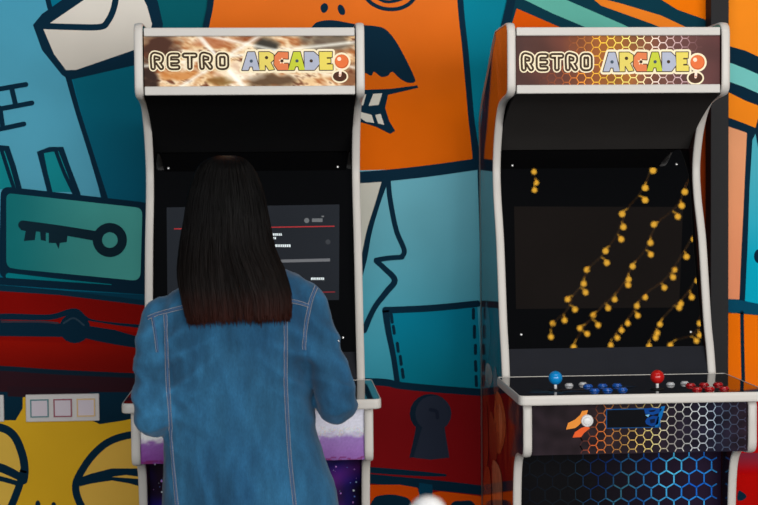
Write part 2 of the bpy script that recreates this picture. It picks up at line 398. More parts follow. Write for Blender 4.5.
mu.fill(KH, [(422, 426), (444, 426), (449, 457), (430, 459), (413, 457)])
mu.line([(430, 409), (436, 411), (437, 417)], 3, (26, 34, 50))
mu.line([(340, 467), (380, 470), (420, 473), (445, 474.5)], [4, 5, 4, 2])
mu.line([(340, 475), (380, 479), (430, 484), (485, 490), (560, 500)], [8, 8, 8.5, 8, 8])
mu.fill((8, 58, 82), [(419, 482), (432, 484), (434, 520), (415, 520)])
mu.fill((196, 74, 26), [(340, 484), (378, 484), (400, 484), (417, 487), (419, 494), (418, 900), (340, 900)], col2=(214, 84, 24))
mu.fill((206, 82, 30), [(432, 492), (440, 490.5), (470, 494), (560, 506), (560, 900), (434, 900)])
mu.fill(INK, [(366, 530), (372, 500), (384, 494), (400, 495), (411, 502), (414, 530)], smooth=5)
mu.fill(INK, [(444, 530), (450, 504), (462, 500), (474, 503), (480, 530)], smooth=5)
# --- stripes behind and right of the second machine
mu.fill((10, 52, 66), [(500, -60), (1300, -60), (1300, 60), (1300, 240), (700, 240), (480, 200), (511, 20)])
mu.fill((212, 88, 34), [(516, 9), (620, 54), (620, 140), (500, 150), (507, 40), (512, 22)], col2=(150, 60, 30))
mu.fill((98, 172, 158), [(518, -22), (560, -2), (620, 24), (700, 62), (700, 84), (640, 52), (590, 30), (552, 14), (515, -4)])
mu.fill((226, 128, 58), [(588, -4), (620, 4), (660, 16), (720, 44), (720, 68), (690, 40), (650, 24), (600, 6)])
mu.fill((232, 120, 42), [(644, -10), (726, -60), (726, 24), (704, 20), (676, 10)])
mu.line([(513, -12), (509, 8), (504, 30), (496, 80)], 7)
mu.fill((130, 48, 18), [(690, 90), (730, 100), (730, 378), (690, 378)])  # wall orange darkened to paint in the shade beside the column
O1 = (244, 150, 62)
mu.fill(O1, [(720, -500), (1300, -500), (1300, 300), (758, 57.5), (744, 51), (728, 46.5), (712, 42)], col2=(236, 138, 58))
mu.fill(INK, [(712, 43), (730, 47), (745, 52), (760, 58.5), (800, 80), (800, 98), (758, 75), (742, 67), (726, 62), (712, 60)])
mu.fill((118, 194, 190), [(712, 60), (730, 63.5), (744, 69), (760, 76), (800, 95), (800, 118), (758, 94), (742, 87), (728, 82), (712, 78)])
mu.fill(INK, [(712, 78), (728, 82), (742, 87), (760, 95), (800, 118), (800, 130), (760, 106), (744, 101), (728, 93), (712, 88)])
mu.fill((240, 140, 58), [(712, 90), (728, 93), (744, 101), (760, 107), (754, 128), (744, 124), (728, 118), (712, 112)])
mu.fill((238, 142, 62), [(763, 106), (800, 130), (800, 300), (764, 200), (758, 132)])
mu.fill(INK, [(712, 116), (730, 119), (745, 125), (754, 129), (760, 106), (764, 107), (762, 136), (800, 170), (800, 310), (700, 310)])
mu.fill((226, 158, 118), [(712, 122), (731, 128), (745.5, 133), (744, 165), (742, 210), (740, 250), (738, 299), (712, 298)], col2=(232, 150, 112))
mu.fill((84, 172, 188), [(754, 134), (757, 150), (760, 200), (800, 240), (800, 310), (743.5, 302), (746, 250), (748, 190), (751, 140)], col2=(6, 166, 196))
mu.fill(INK, [(757+4.5*math.cos(a*math.pi/8), 256+7*math.sin(a*math.pi/8)) for a in range(16)])
mu.fill((10, 72, 98), [(712, 299), (735, 299), (760, 304), (800, 308), (800, 318), (760, 315), (735, 312), (712, 312)])
mu.fill((240, 122, 48), [(712, 313), (735, 313), (756.5, 315), (757, 340), (759, 470), (712, 470)], col2=(236, 120, 60))
mu.line([(740.5, 312), (741, 345), (742, 390), (742, 430)], 3.2)
mu.fill((24, 72, 92), [(757, 315), (800, 318), (800, 430), (759, 430), (757.5, 350)])
mu.fill((176, 24, 24), [(640, 396), (1200, 396), (1200, 900), (560, 900)], col2=(196, 40, 26))
mu.fill((120, 44, 60), [(715, 452), (800, 452), (800, 476), (715, 476)], col2=(176, 30, 28))
mu.fill(INK, [(737, 490), (741, 491), (745, 495), (742, 499), (736, 499)], smooth=4)
wall = MB(); wall.box((-4, WALL_Y, -.06), (5, WALL_Y+.12, 3.6), lin((90, 110, 112)))
wall.v += mu.mb.v; b0 = 8
wall.f += [[i+b0 for i in f] for f in mu.mb.f]; wall.c += mu.mb.c; wall.sm += mu.mb.sm
tag(wall.build('wall_back', M['mural']), kind='structure')

# steel column against the wall
cl = at(711, 15, 4.883); crr = at(728.9, 15, 4.883)
t = empty('steel_column', ((cl.x+crr.x)/2, 4.92, 0), 'dark grey square steel column against the painted wall behind the right machine', 'column')
mb = MB(); w2 = (crr.x-cl.x)/2; mb.box((-w2, -.037, 0), (w2, .036, 3.6), bev=.002); mb.build('post', M['column'], t)
mb = MB(); mb.box((-w2-.02, -.055, 0), (w2+.02, .036, .012), bev=.002); mb.build('base_plate', M['column'], t)

# switch plates
def switch_plate(px0, px1, py0, py1, cols, label):
    a = at(px0, py0, WALL_Y); b = at(px1, py1, WALL_Y)
    zc = (a.z+b.z)/2; h = abs(a.z-b.z)*.98; w = b.x-a.x
    t = empty('switch_plate', (a.x, WALL_Y-.003, zc), label, 'switch', None)
    mb = MB(); mb.box((0, -.010, -h/2), (w, .002, h/2), bev=.003); mb.build('plate', M['plate'], t)
    n = len(cols); pw = w/n; s = h*.66
    for i, c in enumerate(cols):
        cx = .006+s*.5+i*(w-.012-s)/(max(n-1, 1)) if n > 1 else w/2
        if n == 3: cx = w*(.19+.315*i)
        mb = MB(); mb.box((cx-s/2, -.0135, -s/2), (cx+s/2, -.009, s/2), bev=.0015)
        k = mb.build('module', M['sock'], t)
        fr = MB()
        for (x0, z0, x1, z1) in ((-1, -1, 1, -.86), (-1, .86, 1, 1), (-1, -.86, -.86, .86), (.86, -.86, 1, .86)):
            fr.box((cx+x0*s/2, -.0150, z0*s/2), (cx+x1*s/2, -.0130, z1*s/2))
        fr.build('coloured_border', c, k)
TE = pm('teal_border', (70, 125, 130), .3); RB = pm('red_border', (140, 50, 70), .3); YB = pm('yellow_border', (215, 180, 120), .3)
switch_plate(26, 100, 394, 420.5, [TE, RB, YB], 'white three-module switch plate with teal, red and yellow square borders')
switch_plate(-68, 4.8, 395.5, 421.5, [RB, YB, TE], 'white switch plate at the left edge, only its end in view')

# ---------------------------------------------------------------- arcade cabinets (local y = world Y - 4.2)
Y0 = 4.2
W, WI = .33, .3055
prof = []
def P(*a): prof.extend(a)
prof_c = fillet([(4.297, 1.98, .035), (4.296, 1.774, .035), (4.40, 1.770, .01)], 6)[7:14]
front = [(4.297, 1.95)] 
path = []
path += [(4.545, 1.981), (4.44, 1.981), (4.34, 1.981), (4.318, 1.978), (4.303, 1.968), (4.297, 1.952), (4.2965, 1.90), (4.2965, 1.84), (4.297, 1.80), (4.301, 1.785), (4.318, 1.774), (4.35, 1.7705)]
path += catmull([(4.39, 1.768), (4.472, 1.755), (4.525, 1.722), (4.568, 1.668), (4.597, 1.603), (4.606, 1.54), (4.590, 1.463), (4.558, 1.385), (4.533, 1.31), (4.484, 1.09), (4.455, 1.007), (4.438, .945), (4.432, .918)], 5)
path += [(4.425, .906), (4.40, .9), (4.2, .9), (4.06, .9), (4.046, .896), (4.0415, .885), (4.0415, .83), (4.0415, .785), (4.044, .770), (4.052, .759), (4.066, .753), (4.09, .750), (4.12, .7485)]
path += catmull([(4.145, .745), (4.178, .732), (4.204, .708), (4.220, .668), (4.230, .60), (4.236, .48), (4.236, .3), (4.236, .1), (4.236, .012)], 5)
path += [(4.6, .012), (4.918, .012), (4.92, .4), (4.918, .8), (4.92, 1.3), (4.928, 1.69), (4.924, 1.725), (4.912, 1.750), (4.84, 1.805), (4.75, 1.857), (4.67, 1.910), (4.60, 1.955)]
PROF = [(y-Y0, z) for y, z in path]

def hexlines(mb, x0, x1, z0, z1, R, flat, colf, y, wfun, ox=0, oz=0):
    """honeycomb line print on a vertical plane"""
    done = set()
    def edge(p, q):
        k = (round((p[0]+q[0])*500), round((p[1]+q[1])*500))
        if k in done: return
        done.add(k); mx, mz = (p[0]+q[0])/2, (p[1]+q[1])/2
        def inside(t): return x0 <= t[0] <= x1 and z0 <= t[1] <= z1
        if not inside(p) and not inside(q): return
        # clip
        for _ in range(2):
            for s_, lim, ax in ((1, x1, 0), (-1, x0, 0), (1, z1, 1), (-1, z0, 1)):
                if s_*(p[ax]-lim) > 0 and q[ax] != p[ax]:
                    tt = (lim-p[ax])/(q[ax]-p[ax]); p = (p[0]+(q[0]-p[0])*tt, p[1]+(q[1]-p[1])*tt)
            p, q = q, p
        c, a = colf(mx, mz)
        if a < .04: return
        w = wfun(mx, mz)
        for pl in ribbon2d([p, q], w, False):
            mb.add([(v[0], y, v[1]) for v in pl], [(0, 1, 2, 3)], c)
    if flat:
        dx, dz = 1.5*R, math.sqrt(3)*R
        i0, i1 = int((x0-ox)/dx)-2, int((x1-ox)/dx)+2; j0, j1 = int((z0-oz)/dz)-2, int((z1-oz)/dz)+2
        for i in range(i0, i1+1):
            for j in range(j0, j1+1):
                cx, cz = ox+i*dx, oz+(j+(i % 2)/2)*dz
                v = [(cx+R*math.cos(k*math.pi/3), cz+R*math.sin(k*math.pi/3)) for k in range(6)]
                for k in range(6): edge(v[k], v[(k+1) % 6])
    else:
        dx, dz = math.sqrt(3)*R, 1.5*R
        i0, i1 = int((x0-ox)/dx)-2, int((x1-ox)/dx)+2; j0, j1 = int((z0-oz)/dz)-2, int((z1-oz)/dz)+2
        for j in range(j0, j1+1):
            for i in range(i0, i1+1):
                cx, cz = ox+(i+(j % 2)/2)*dx, oz+j*dz
                v = [(cx+R*math.cos(k*math.pi/3+math.pi/6), cz+R*math.sin(k*math.pi/3+math.pi/6)) for k in range(6)]
                for k in range(6): edge(v[k], v[(k+1) % 6])
def mixc(a, b, t): t = min(max(t, 0), 1); return tuple(a[i]*(1-t)+b[i]*t for i in range(3))
def ramp(stops, t):
    if t <= stops[0][0]: return stops[0][1]
    for (a, ca), (b, cb) in zip(stops, stops[1:]):
        if t <= b: return mixc(ca, cb, (t-a)/(b-a))
    return stops[-1][1]
def grid(mb, x0, x1, z0, z1, nx, nz, y, f, tilt=None):
    vs = []; 
    for j in range(nz+1):
        for i in range(nx+1): vs.append((x0+(x1-x0)*i/nx, y, z0+(z1-z0)*j/nz))
    fs = [(j*(nx+1)+i, j*(nx+1)+i+1, (j+1)*(nx+1)+i+1, (j+1)*(nx+1)+i) for j in range(nz) for i in range(nx)]
    mb.add(vs, fs, f)

def N(x, y, z=0, s=1): return noise.noise(V((x*s, y*s, z)))

def round_stroke(mb, pts, w, y, col, eps=6e-6):
    k = 0
    for a, b in zip(pts, pts[1:]):
        a, b = V(a), V(b); t = (b-a)
        if t.length < 1e-7: continue
        t.normalize(); n = V((-t.y, t.x))*w/2
        for pl in ([a+n, b+n, b-n, a-n], [b+V((math.cos(i*math.pi/6), math.sin(i*math.pi/6)))*w/2 for i in range(12)], [a+V((math.cos(i*math.pi/6), math.sin(i*math.pi/6)))*w/2 for i in range(12)]):
            mb.add([(q.x, y-eps*(k % 37), q.y) for q in pl], [list(range(len(pl)))], col); k += 1
# lettering ---------------------------------------------------------
RETRO = {
 'R': [[(0, 0), (0, 1), (.7, 1), (.97, .88), (1, .68), (.85, .5), (.42, .48)], [(.5, .48), (1, 0)]],
 'E': [[(1, 1), (.25, 1), (.03, .88), (0, .7), (0, .3), (.03, .12), (.25, 0), (1, 0)], [(.15, .5), (.95, .5)]],
 'T': [[(-.12, 1), (1.12, 1)], [(.5, 1), (.5, 0)]],
 'O': [[(.5, 1), (.78, 1), (.98, .88), (1, .7), (1, .3), (.98, .12), (.78, 0), (.22, 0), (.02, .12), (0, .3), (0, .7), (.02, .88), (.22, 1), (.5, 1)]]}
FAT = {
 'A': ([(0, 0), (.34, 1), (.74, 1), (1.02, 0), (.66, 0), (.62, .2), (.44, .2), (.36, 0)], (.54, .5)),
 'R': ([(.02, 0), (0, 1), (.68, 1), (.97, .86), (.98, .58), (.76, .42), (1, .04), (.66, 0), (.44, .28), (.38, .28), (.38, 0)], (.5, .7)),
 'C': ([(1, .98), (.3, 1), (.04, .76), (0, .3), (.26, 0), (1, 0), (1, .36), (.66, .36), (.5, .5), (.66, .64), (1, .62)], (.56, .5)),
 'D': ([(0, 0), (0, 1), (.62, 1), (.95, .76), (1, .32), (.66, 0)], (.45, .5)),
 'E': ([(.02, 0), (0, 1), (.96, 1), (.94, .7), (.56, .7), (.56, .62), (.84, .62), (.84, .38), (.56, .38), (.56, .3), (1, .3), (1, 0)], None)}
FATCOL = [(166, 172, 190), (216, 198, 96), (214, 118, 70), (186, 194, 52), (166, 172, 190), (220, 202, 90)]
def lettering(parent, y, x0, x1, zt, zb, xs):
    """xs: fractions for retro start/end, arcade start/end, ball centre; zt/zb: top/bottom of dark strokes"""
    CREAM = lin((236, 222, 188)); DARK = lin((58, 40, 20)); w = x1-x0
    X = lambda u: x0+u*w
    H = zt-zb
    def strokes(sw, col, yy, mb):
        r0, r1 = X(xs[0]), X(xs[1]); pitch = (r1-r0)/5; cw = pitch*.56; t = H*.30
        for i, ch in enumerate('RETRO'):
            ox = r0+i*pitch+t*.6
            for st in RETRO[ch]:
                pts = [(ox+a*(cw*.9), zb+t/2+b*(H-t)) for a, b in st]
                if len(pts) > 3: pts = catmull(pts, 4)
                round_stroke(mb, pts, sw, yy, col)
    m1 = MB(); strokes(H*.48, CREAM, y-.0006, m1); strokes(H*.335, DARK, y-.0010, m1); strokes(H*.085, CREAM, y-.0014, m1)
    m1.build('retro_lettering', M['marquee'], parent)
    m2 = MB(); a0, a1 = X(xs[2]), X(xs[3]); wd = [1.15, 1, .95, 1.1, 1, .9]; tot = sum(wd); cx = a0
    seq = []
    for ch, ww in zip('ARCADE', wd):
        lw = (a1-a0)*ww/tot; seq.append((ch, cx, lw)); cx += lw
    for layer in range(3):
        for i, (ch, ox, lw) in enumerate(seq):
            pts = [(ox+a*lw, zb-.03*H+b*H*1.06) for a, b in FAT[ch][0]]
            loop = pts+[pts[0], pts[1]]
            if layer < 2:
                sw = (H*.34, H*.10)[layer]; yy = y-.0006-.0005*layer; col = (CREAM, DARK)[layer]
                round_stroke(m2, pts+[pts[0]], sw, yy, col)
            else:
                yy = y-.0016; 
                cxm = sum(p[0] for p in pts)/len(pts); czm = sum(p[1] for p in pts)/len(pts)
                m2.add([(q[0], yy, q[1]) for q in pts][::-1], [list(range(len(pts)))], lin(FATCOL[i]))
                if FAT[ch][1]:
                    hx, hz = ox+FAT[ch][1][0]*lw, zb+FAT[ch][1][1]*H
                    if ch == 'C':
                        st = [(hx+H*(.2 if k % 2 == 0 else .1)*math.cos(k*math.pi/5+.3), hz+H*(.2 if k % 2 == 0 else .1)*math.sin(k*math.pi/5+.3)) for k in range(10)]
                        m2.add([(q[0], yy-.0003, q[1]) for q in st], [list(range(10))], lin((250, 225, 190)))
                    r = H*.10
                    m2.add([(hx+r*math.cos(k*math.pi/4), yy-.0005, hz+r*math.sin(k*math.pi/4)) for k in range(8)], [list(range(8))], DARK if ch != 'A' else lin((60, 75, 90)))
    m2.build('arcade_lettering', M['marquee'], parent)
    # joystick emblem
    m3 = MB(); bx = X(xs[4]); bz = zb+H*.46; r = H*.415
    def disc(cx, cz, rx_, rz_, yy, col): m3.add([(cx+rx_*math.cos(k*math.pi/12), yy, cz+rz_*math.sin(k*math.pi/12)) for k in range(24)], [list(range(24))], col)
    sx, sz = bx-H*.12, bz-H*.88
    disc(bx, bz, r*1.28, r*1.28, y-.0020, CREAM); disc(sx, sz, r*1.2, r*.95, y-.0020, CREAM)
    disc(sx, sz, r*.98, r*.72, y-.0024, lin((70, 35, 15))); 
    for pl in ribbon2d([(bx-.02*H, bz), (sx, sz+.05*H)], H*.3): m3.add([(q[0], y-.0022, q[1]) for q in pl], [list(range(len(pl)))], CREAM)
    for pl in ribbon2d([(bx-.03*H, bz), (sx+.01*H, sz+.05*H)], H*.15): m3.add([(q[0], y-.0027, q[1]) for q in pl], [list(range(len(pl)))], lin((250, 220, 200)))
    disc(bx, bz, r, r, y-.0030, lin((190, 85, 30))); disc(bx-.03*r, bz+.05*r, r*.9, r*.9, y-.0032, lin((218, 108, 54))); disc(bx-.35*r, bz+.35*r, r*.28, r*.28, y-.0034, lin((255, 215, 190)))
    m3.build('joystick_emblem', M['marquee'], parent)

GT = at(504, 151, 4.652); GB = at(512, 349, 4.478)
GY0, GZ0, GY1, GZ1 = 4.478-Y0, GB.z, 4.652-Y0, GT.z     # glass foot and head
def glass_pt(x, t, off=0):
    d = V((GY1-GY0, GZ1-GZ0)); n = V((-d.y, d.x)).normalized()
    return V((x, GY0+d.x*t+n.x*off, GZ0+d.y*t+n.y*off))
GLASS_N = V((0, -(GZ1-GZ0), (GY1-GY0))).normalized()
XL, XR, YLo = -.0850, .9918, -.0064
def on_glass(px, py, cx, oy=0):
    """photo pixel -> (x, t) on the tilted glass of the machine at cx"""
    q = ray(px, py); p0 = V((cx, GY0+Y0+oy, GZ0)); t = (p0-CAM).dot(GLASS_N)/q.dot(GLASS_N); h = CAM+q*t
    return h.x-cx, (h.z-GZ0)/(GZ1-GZ0)
def glass_poly(mb, pts, off, col=None):
    mb.add([glass_pt(x, t, off) for x, t in pts], [list(range(len(pts)))], col)

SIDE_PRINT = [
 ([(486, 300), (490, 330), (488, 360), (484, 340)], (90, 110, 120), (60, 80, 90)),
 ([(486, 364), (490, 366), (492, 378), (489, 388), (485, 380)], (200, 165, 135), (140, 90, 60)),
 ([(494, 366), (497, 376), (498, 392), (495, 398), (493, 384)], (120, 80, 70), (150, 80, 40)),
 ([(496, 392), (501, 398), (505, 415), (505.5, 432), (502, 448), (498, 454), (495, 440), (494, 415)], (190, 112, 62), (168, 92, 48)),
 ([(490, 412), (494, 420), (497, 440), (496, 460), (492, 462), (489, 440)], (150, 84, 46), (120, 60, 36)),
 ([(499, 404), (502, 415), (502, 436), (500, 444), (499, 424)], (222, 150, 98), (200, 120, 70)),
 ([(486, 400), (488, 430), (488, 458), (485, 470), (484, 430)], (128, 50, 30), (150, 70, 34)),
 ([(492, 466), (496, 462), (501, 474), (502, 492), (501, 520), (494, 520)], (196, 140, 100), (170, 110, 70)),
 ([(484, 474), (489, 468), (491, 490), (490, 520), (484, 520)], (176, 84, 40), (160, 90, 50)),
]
def cabinet(cx, oy, style, label):
    T = empty('arcade_cabinet', (cx, Y0+oy, 0), label, 'arcade machine', None)
    # sides and mouldings
    for s in (-1, 1):
        xc = s*(W-.01225); mb = MB(); n = len(PROF)
        a = [(xc-.0112, y, z) for y, z in PROF]; b = [(xc+.0112, y, z) for y, z in PROF]
        mb.add(a+b, [list(range(n)), [n+i for i in range(n)][::-1]]+[(i, n+i, n+(i+1) % n, (i+1) % n) for i in range(n)])
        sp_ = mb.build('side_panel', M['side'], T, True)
        fp_ = MB(); xs_ = s*(xc*s+.0112+.0003); kk = 0
        def side_pt(q):
            h_ = ray(*q); h_ = CAM+h_*((XR-W)/h_.x); return (h_.y-Y0, h_.z)
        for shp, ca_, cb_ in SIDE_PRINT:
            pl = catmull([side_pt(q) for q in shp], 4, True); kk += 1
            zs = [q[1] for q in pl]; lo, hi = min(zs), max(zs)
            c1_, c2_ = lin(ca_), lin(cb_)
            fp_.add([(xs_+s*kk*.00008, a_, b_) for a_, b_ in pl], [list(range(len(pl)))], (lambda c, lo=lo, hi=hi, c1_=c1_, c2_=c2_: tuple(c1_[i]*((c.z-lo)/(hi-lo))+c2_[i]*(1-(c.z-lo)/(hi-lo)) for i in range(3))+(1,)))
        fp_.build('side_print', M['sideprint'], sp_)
        R = []
        for i in range(n):
            p = V(PROF[i]); d = (V(PROF[(i+1) % n])-V(PROF[i-1])).normalized(); nn = V((d.y, -d.x))
            R.append([(xc+o, p.x+nn.x*h, p.y+nn.y*h) for o, h in ((-.01225, -.003), (-.01225, .0005), (-.0100, .0030), (-.005, .0042), (0, .0045), (.005, .0042), (.0100, .0030), (.01225, .0005), (.01225, -.003))])
        # make sure the bulge points outward
        c0 = V(PROF[6]); 
        if R[6][4][1] > c0.x:
            R = [[(q[0], 2*PROF[i][0]-q[1], 2*PROF[i][1]-q[2]) for q in r] for i, r in enumerate(R)]
        mb = MB(); mb.rings(R, False, False, None, True, True); mb.build('edge_moulding', M['trim'], T, True)
    bk = [i for i, (py_, pz_) in enumerate(PROF) if (py_ > .6 and pz_ > .02) or (pz_ > 1.945 and py_ > .3)]
    bk = sorted(bk, key=lambda i: (PROF[i][1] if PROF[i][0] > .5 else 1.99+(.5-PROF[i][0])))
    for s in (-1, 1):
        mb = MB(); xo = s*(W-.0006); a = [V(PROF[i]) for i in bk]; b = []
        for i, p_ in enumerate(a):
            t_ = (a[min(i+1, len(a)-1)]-a[max(i-1, 0)]).normalized(); n_ = V((-t_.y, t_.x)); n_ = n_ if n_.x < 0 or n_.y < -.9 else -n_
            b.append(p_+n_*.026)
        m_ = len(a); mb.add([(xo, q.x, q.y) for q in a+b], [(i, i+1, m_+i+1, m_+i) for i in range(m_-1)])
        mb.build('back_edge_strip', M['strip'], T)
    # feet
    for sx in (-1, 1):
        for sy in (.06, .68):
            mb = MB(); mb.lathe((sx*.27, sy, 0), [(.018, 0), (.02, .003), (.016, .016)], 16); mb.build('foot', M['black'], T)
    y = lambda Y: Y-Y0
    # marquee box
    for nm, z0, z1 in (('marquee_retainer', 1.943, 1.9676), ('marquee_retainer', 1.7747, 1.8002)):
        mb = MB(); mb.box((-.3022, y(4.298), z0), (.3022, y(4.33), z1), bev=.003); mb.build(nm, M['bar'], T)
    mb = MB(); my = y(4.306); x0, x1, z0, z1 = -.303, .303, 1.797, 1.946
    if style == 'hex':
        st = [(0, (70, 42, 38)), (.22, (92, 48, 36)), (.36, (140, 76, 36)), (.5, (150, 92, 28)), (.62, (120, 70, 44)), (.8, (98, 60, 56)), (1, (80, 42, 42))]
        f = lambda c: lin([v*(1+.25*N(c.x*14, c.z*14)) for v in ramp(st, (c.x-x0)/(x1-x0)+.05*N(c.x*9, c.z*9))])
        grid(mb, x0, x1, z0, z1, 120, 30, my, f)
    else:
        def f(c):
            u = (c.x-x0)/(x1-x0); v = (c.z-z0)/(z1-z0)
            q = N(u*9+v*2.5, v*4, 1)+.7*N(u*24+v*5, v*11, 2)+.5*N(u*60+v*20, v*18, 8); q2 = N(u*6-v*2, v*7+u*4, 5)
            col = (225, 190, 142)
            col = mixc(col, (240, 226, 200), .45+1.1*q2)
            col = mixc(col, (168, 100, 52), 1.3*q+.1)
            if q < -.3: col = mixc(col, (110, 60, 35), (-.3-q)*3)
            # darker corners and dark smudges as in the print
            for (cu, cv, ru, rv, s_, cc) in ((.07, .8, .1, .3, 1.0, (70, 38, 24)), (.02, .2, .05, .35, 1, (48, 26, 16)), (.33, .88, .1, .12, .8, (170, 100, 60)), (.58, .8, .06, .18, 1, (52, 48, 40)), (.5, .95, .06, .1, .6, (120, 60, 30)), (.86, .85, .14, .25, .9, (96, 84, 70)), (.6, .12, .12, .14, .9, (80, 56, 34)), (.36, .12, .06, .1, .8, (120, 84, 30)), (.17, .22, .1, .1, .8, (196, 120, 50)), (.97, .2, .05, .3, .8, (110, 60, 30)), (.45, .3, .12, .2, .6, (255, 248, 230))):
                dd = ((u-cu)/ru)**2+((v-cv)/rv)**2+.6*N(u*22, v*8, cu*9)
                if dd < 1.3: col = mixc(col, cc, s_*min(1, 1.3-dd))
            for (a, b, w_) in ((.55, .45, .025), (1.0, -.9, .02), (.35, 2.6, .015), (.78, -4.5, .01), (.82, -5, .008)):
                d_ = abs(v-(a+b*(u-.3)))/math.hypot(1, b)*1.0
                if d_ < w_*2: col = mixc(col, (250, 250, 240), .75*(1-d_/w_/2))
            return lin(col)
        grid(mb, x0, x1, z0, z1, 240, 60, my, f)
    mq = mb.build('marquee', M['marquee'], T)
    if style == 'hex':
        hm = MB()
        hs = [(0, (120, 50, 30)), (.1, (190, 80, 40)), (.28, (235, 130, 50)), (.42, (250, 205, 60)), (.55, (250, 240, 130)), (.68, (250, 230, 215)), (.85, (210, 170, 180)), (1, (120, 80, 90))]
        def cf(x, z):
            u = (x-x0)/(x1-x0); v = (z-z0)/(z1-z0)
            a = min(1, max(0, (u-.24)*7)) if v > .4 else min(1, max(0, (u-.10)*5))
            if u > .8: a *= max(0, 1-(u-.8)*9)
            a *= .6+.55*N(x*15, z*15, 3)+.35
            b = ramp(st, u); return lin(mixc(b, ramp(hs, u), min(a, 1))), a
        hexlines(hm, x0+.002, x1-.002, z0+.003, z1-.003, .0147, True, cf, my-.0003, lambda x, z: .0028)
        hm.build('honeycomb_print', M['marquee'], mq)
        lettering(mq, my-.0006, -.303, .303, 1.8925, 1.8405, (.022, .380, .425, .845, .888))
    else:
        lettering(mq, my-.0006, -.303, .303, 1.8965, 1.8475, (.028, .412, .462, .893, .936))
    # roof and back
    mb = MB()
    for (ya, za), (yb, zb) in zip([(4.318, 1.962), (4.55, 1.965), (4.60, 1.935), (4.84, 1.79), (4.905, 1.74), (4.905, .03)], [(4.55, 1.965), (4.60, 1.935), (4.84, 1.79), (4.905, 1.74), (4.905, .03), (4.27, .03)]):
        mb.add([(-WI, y(ya), za), (WI, y(ya), za), (WI, y(yb), zb), (-WI, y(yb), zb)], [(0, 1, 2, 3)])
    mb.build('carcass', M['black'], T)
    # light box underside and hood
    mb = MB(); hp = catmull([(y(4.302), 1.7728), (y(4.40), 1.7500), (y(4.505), 1.7080), (y(4.590), 1.6640), (GY1, GZ1+.003)], 5); m_ = len(hp)
    lo_ = [(-.3052, a, b) for a, b in hp]+[(.3052, a, b) for a, b in hp]
    mb.add(lo_, [(i, i+1, m_+i+1, m_+i) for i in range(m_-1)], None, True)
    mb.add([(a, b+.004, c+.010) for a, b, c in lo_], [(i, m_+i, m_+i+1, i+1) for i in range(m_-1)], None, True)
    mb.build('hood', M['hood' if style == 'hex' else 'hoodL'], T)
    # glass, screen
    mb = MB()
    A = [glass_pt(-WI, 0), glass_pt(WI, 0), glass_pt(WI, 1), glass_pt(-WI, 1)]; B = [glass_pt(-WI, 0, -.005), glass_pt(WI, 0, -.005), glass_pt(WI, 1, -.005), glass_pt(-WI, 1, -.005)]
    n_in = -1
    mb.add(A+B, [(0, 1, 2, 3), (7, 6, 5, 4), (0, 4, 5, 1), (1, 5, 6, 2), (2, 6, 7, 3), (3, 7, 4, 0)])
    gl = mb.build('bezel_glass', M['glass'], T, True)
    if style == 'hex':
        c4 = [on_glass(*q, cx, oy) for q in ((516, 309), (679, 307.5), (683, 207), (514, 206.5))]
        mt_ = M['screen']
    else:
        c4 = [on_glass(*q, cx, oy) for q in ((167.5, 302), (339, 300), (339.4, 204.5), (166.6, 207.5))]
        mt_ = M['screenL']
    mb = MB(); glass_poly(mb, c4, GOFF); sc_ = mb.build('screen', mt_, T)
    if style != 'hex':
        px = lambda *q: on_glass(*q, cx, oy)
        ui = MB()
        def bar(x0, y0, x1, y1, h, col):
            glass_poly(ui, [px(x0, y0+h/2), px(x1, y1+h/2), px(x1, y1-h/2), px(x0, y0-h/2)], GOFF*2, lin(col))
        bar(174, 229, 334.5, 226.3, 1.1, (150, 40, 44)); bar(183, 294.5, 335, 292, 1.0, (120, 36, 42)); bar(186, 263.5, 330, 260, 3, (96, 98, 102))
        for (xa, xb, yy, h) in ((262, 282, 234.6, 2.4), (262, 276, 238.2, 2.2), (258, 290.5, 245.8, 2.6), (311, 324.5, 278.8, 2.4), (184, 205, 240, 2.2)):
            x = xa
            while x < xb:
                wd = random.choice((1.2, 1.8, 1.5)); bar(x, yy, min(x+wd, xb), yy, h, (205, 215, 218)); x += wd+.5
        for a, b, yy in ((312, 322.5, 220.3),): bar(a, yy, b, yy, 3.6, (92, 95, 98)); 
        bar(321.5, 216.5, 324, 216.5, 1.4, (92, 95, 98))
        glass_poly(ui, [px(306.7+2.6*math.cos(-k*math.pi/6), 220.6+2.6*math.sin(-k*math.pi/6)) for k in range(12)], GOFF*2, lin((92, 95, 98)))
        glass_poly(ui, [px(328+2.6*math.cos(-k*math.pi/6), 242+2.6*math.sin(-k*math.pi/6)) for k in range(12)], GOFF*2, lin((48, 51, 56)))
        ui.build('menu_graphics', UIM, sc_)
    for (sx, sy) in ((512.3, 165.5), (676.3, 164.2), (521.2, 334.6), (690.7, 332)):
        a, tt = on_glass(sx, sy, XR); p = glass_pt(a, tt, GOFF)
        mb = MB(); n3 = GLASS_N; u3 = V((1, 0, 0)); v3 = n3.cross(u3); R = []
        for r, h in ((.0040, 0), (.0038, .0015), (.0022, .0026), (.0004, .0028)):
            R.append([p+(u3*math.cos(k*math.pi/6)+v3*math.sin(k*math.pi/6))*r+n3*h for k in range(12)])
        mb.rings(R); mb.build('screw', M['screw'], T, True)
    # strip below the glass
    mb = MB(); mb.add([(-WI, GY0-.001, GZ0), (WI, GY0-.001, GZ0), (WI, y(4.425), .915), (-WI, y(4.425), .915)], [(0, 3, 2, 1)])
    mb.add([(-WI, GY0-.001, GZ0), (WI, GY0-.001, GZ0), (WI, GY0+.014, GZ0+.002), (-WI, GY0+.014, GZ0+.002)], [(0, 1, 2, 3)])
    mb.build('lower_bezel', M['slate'], T)
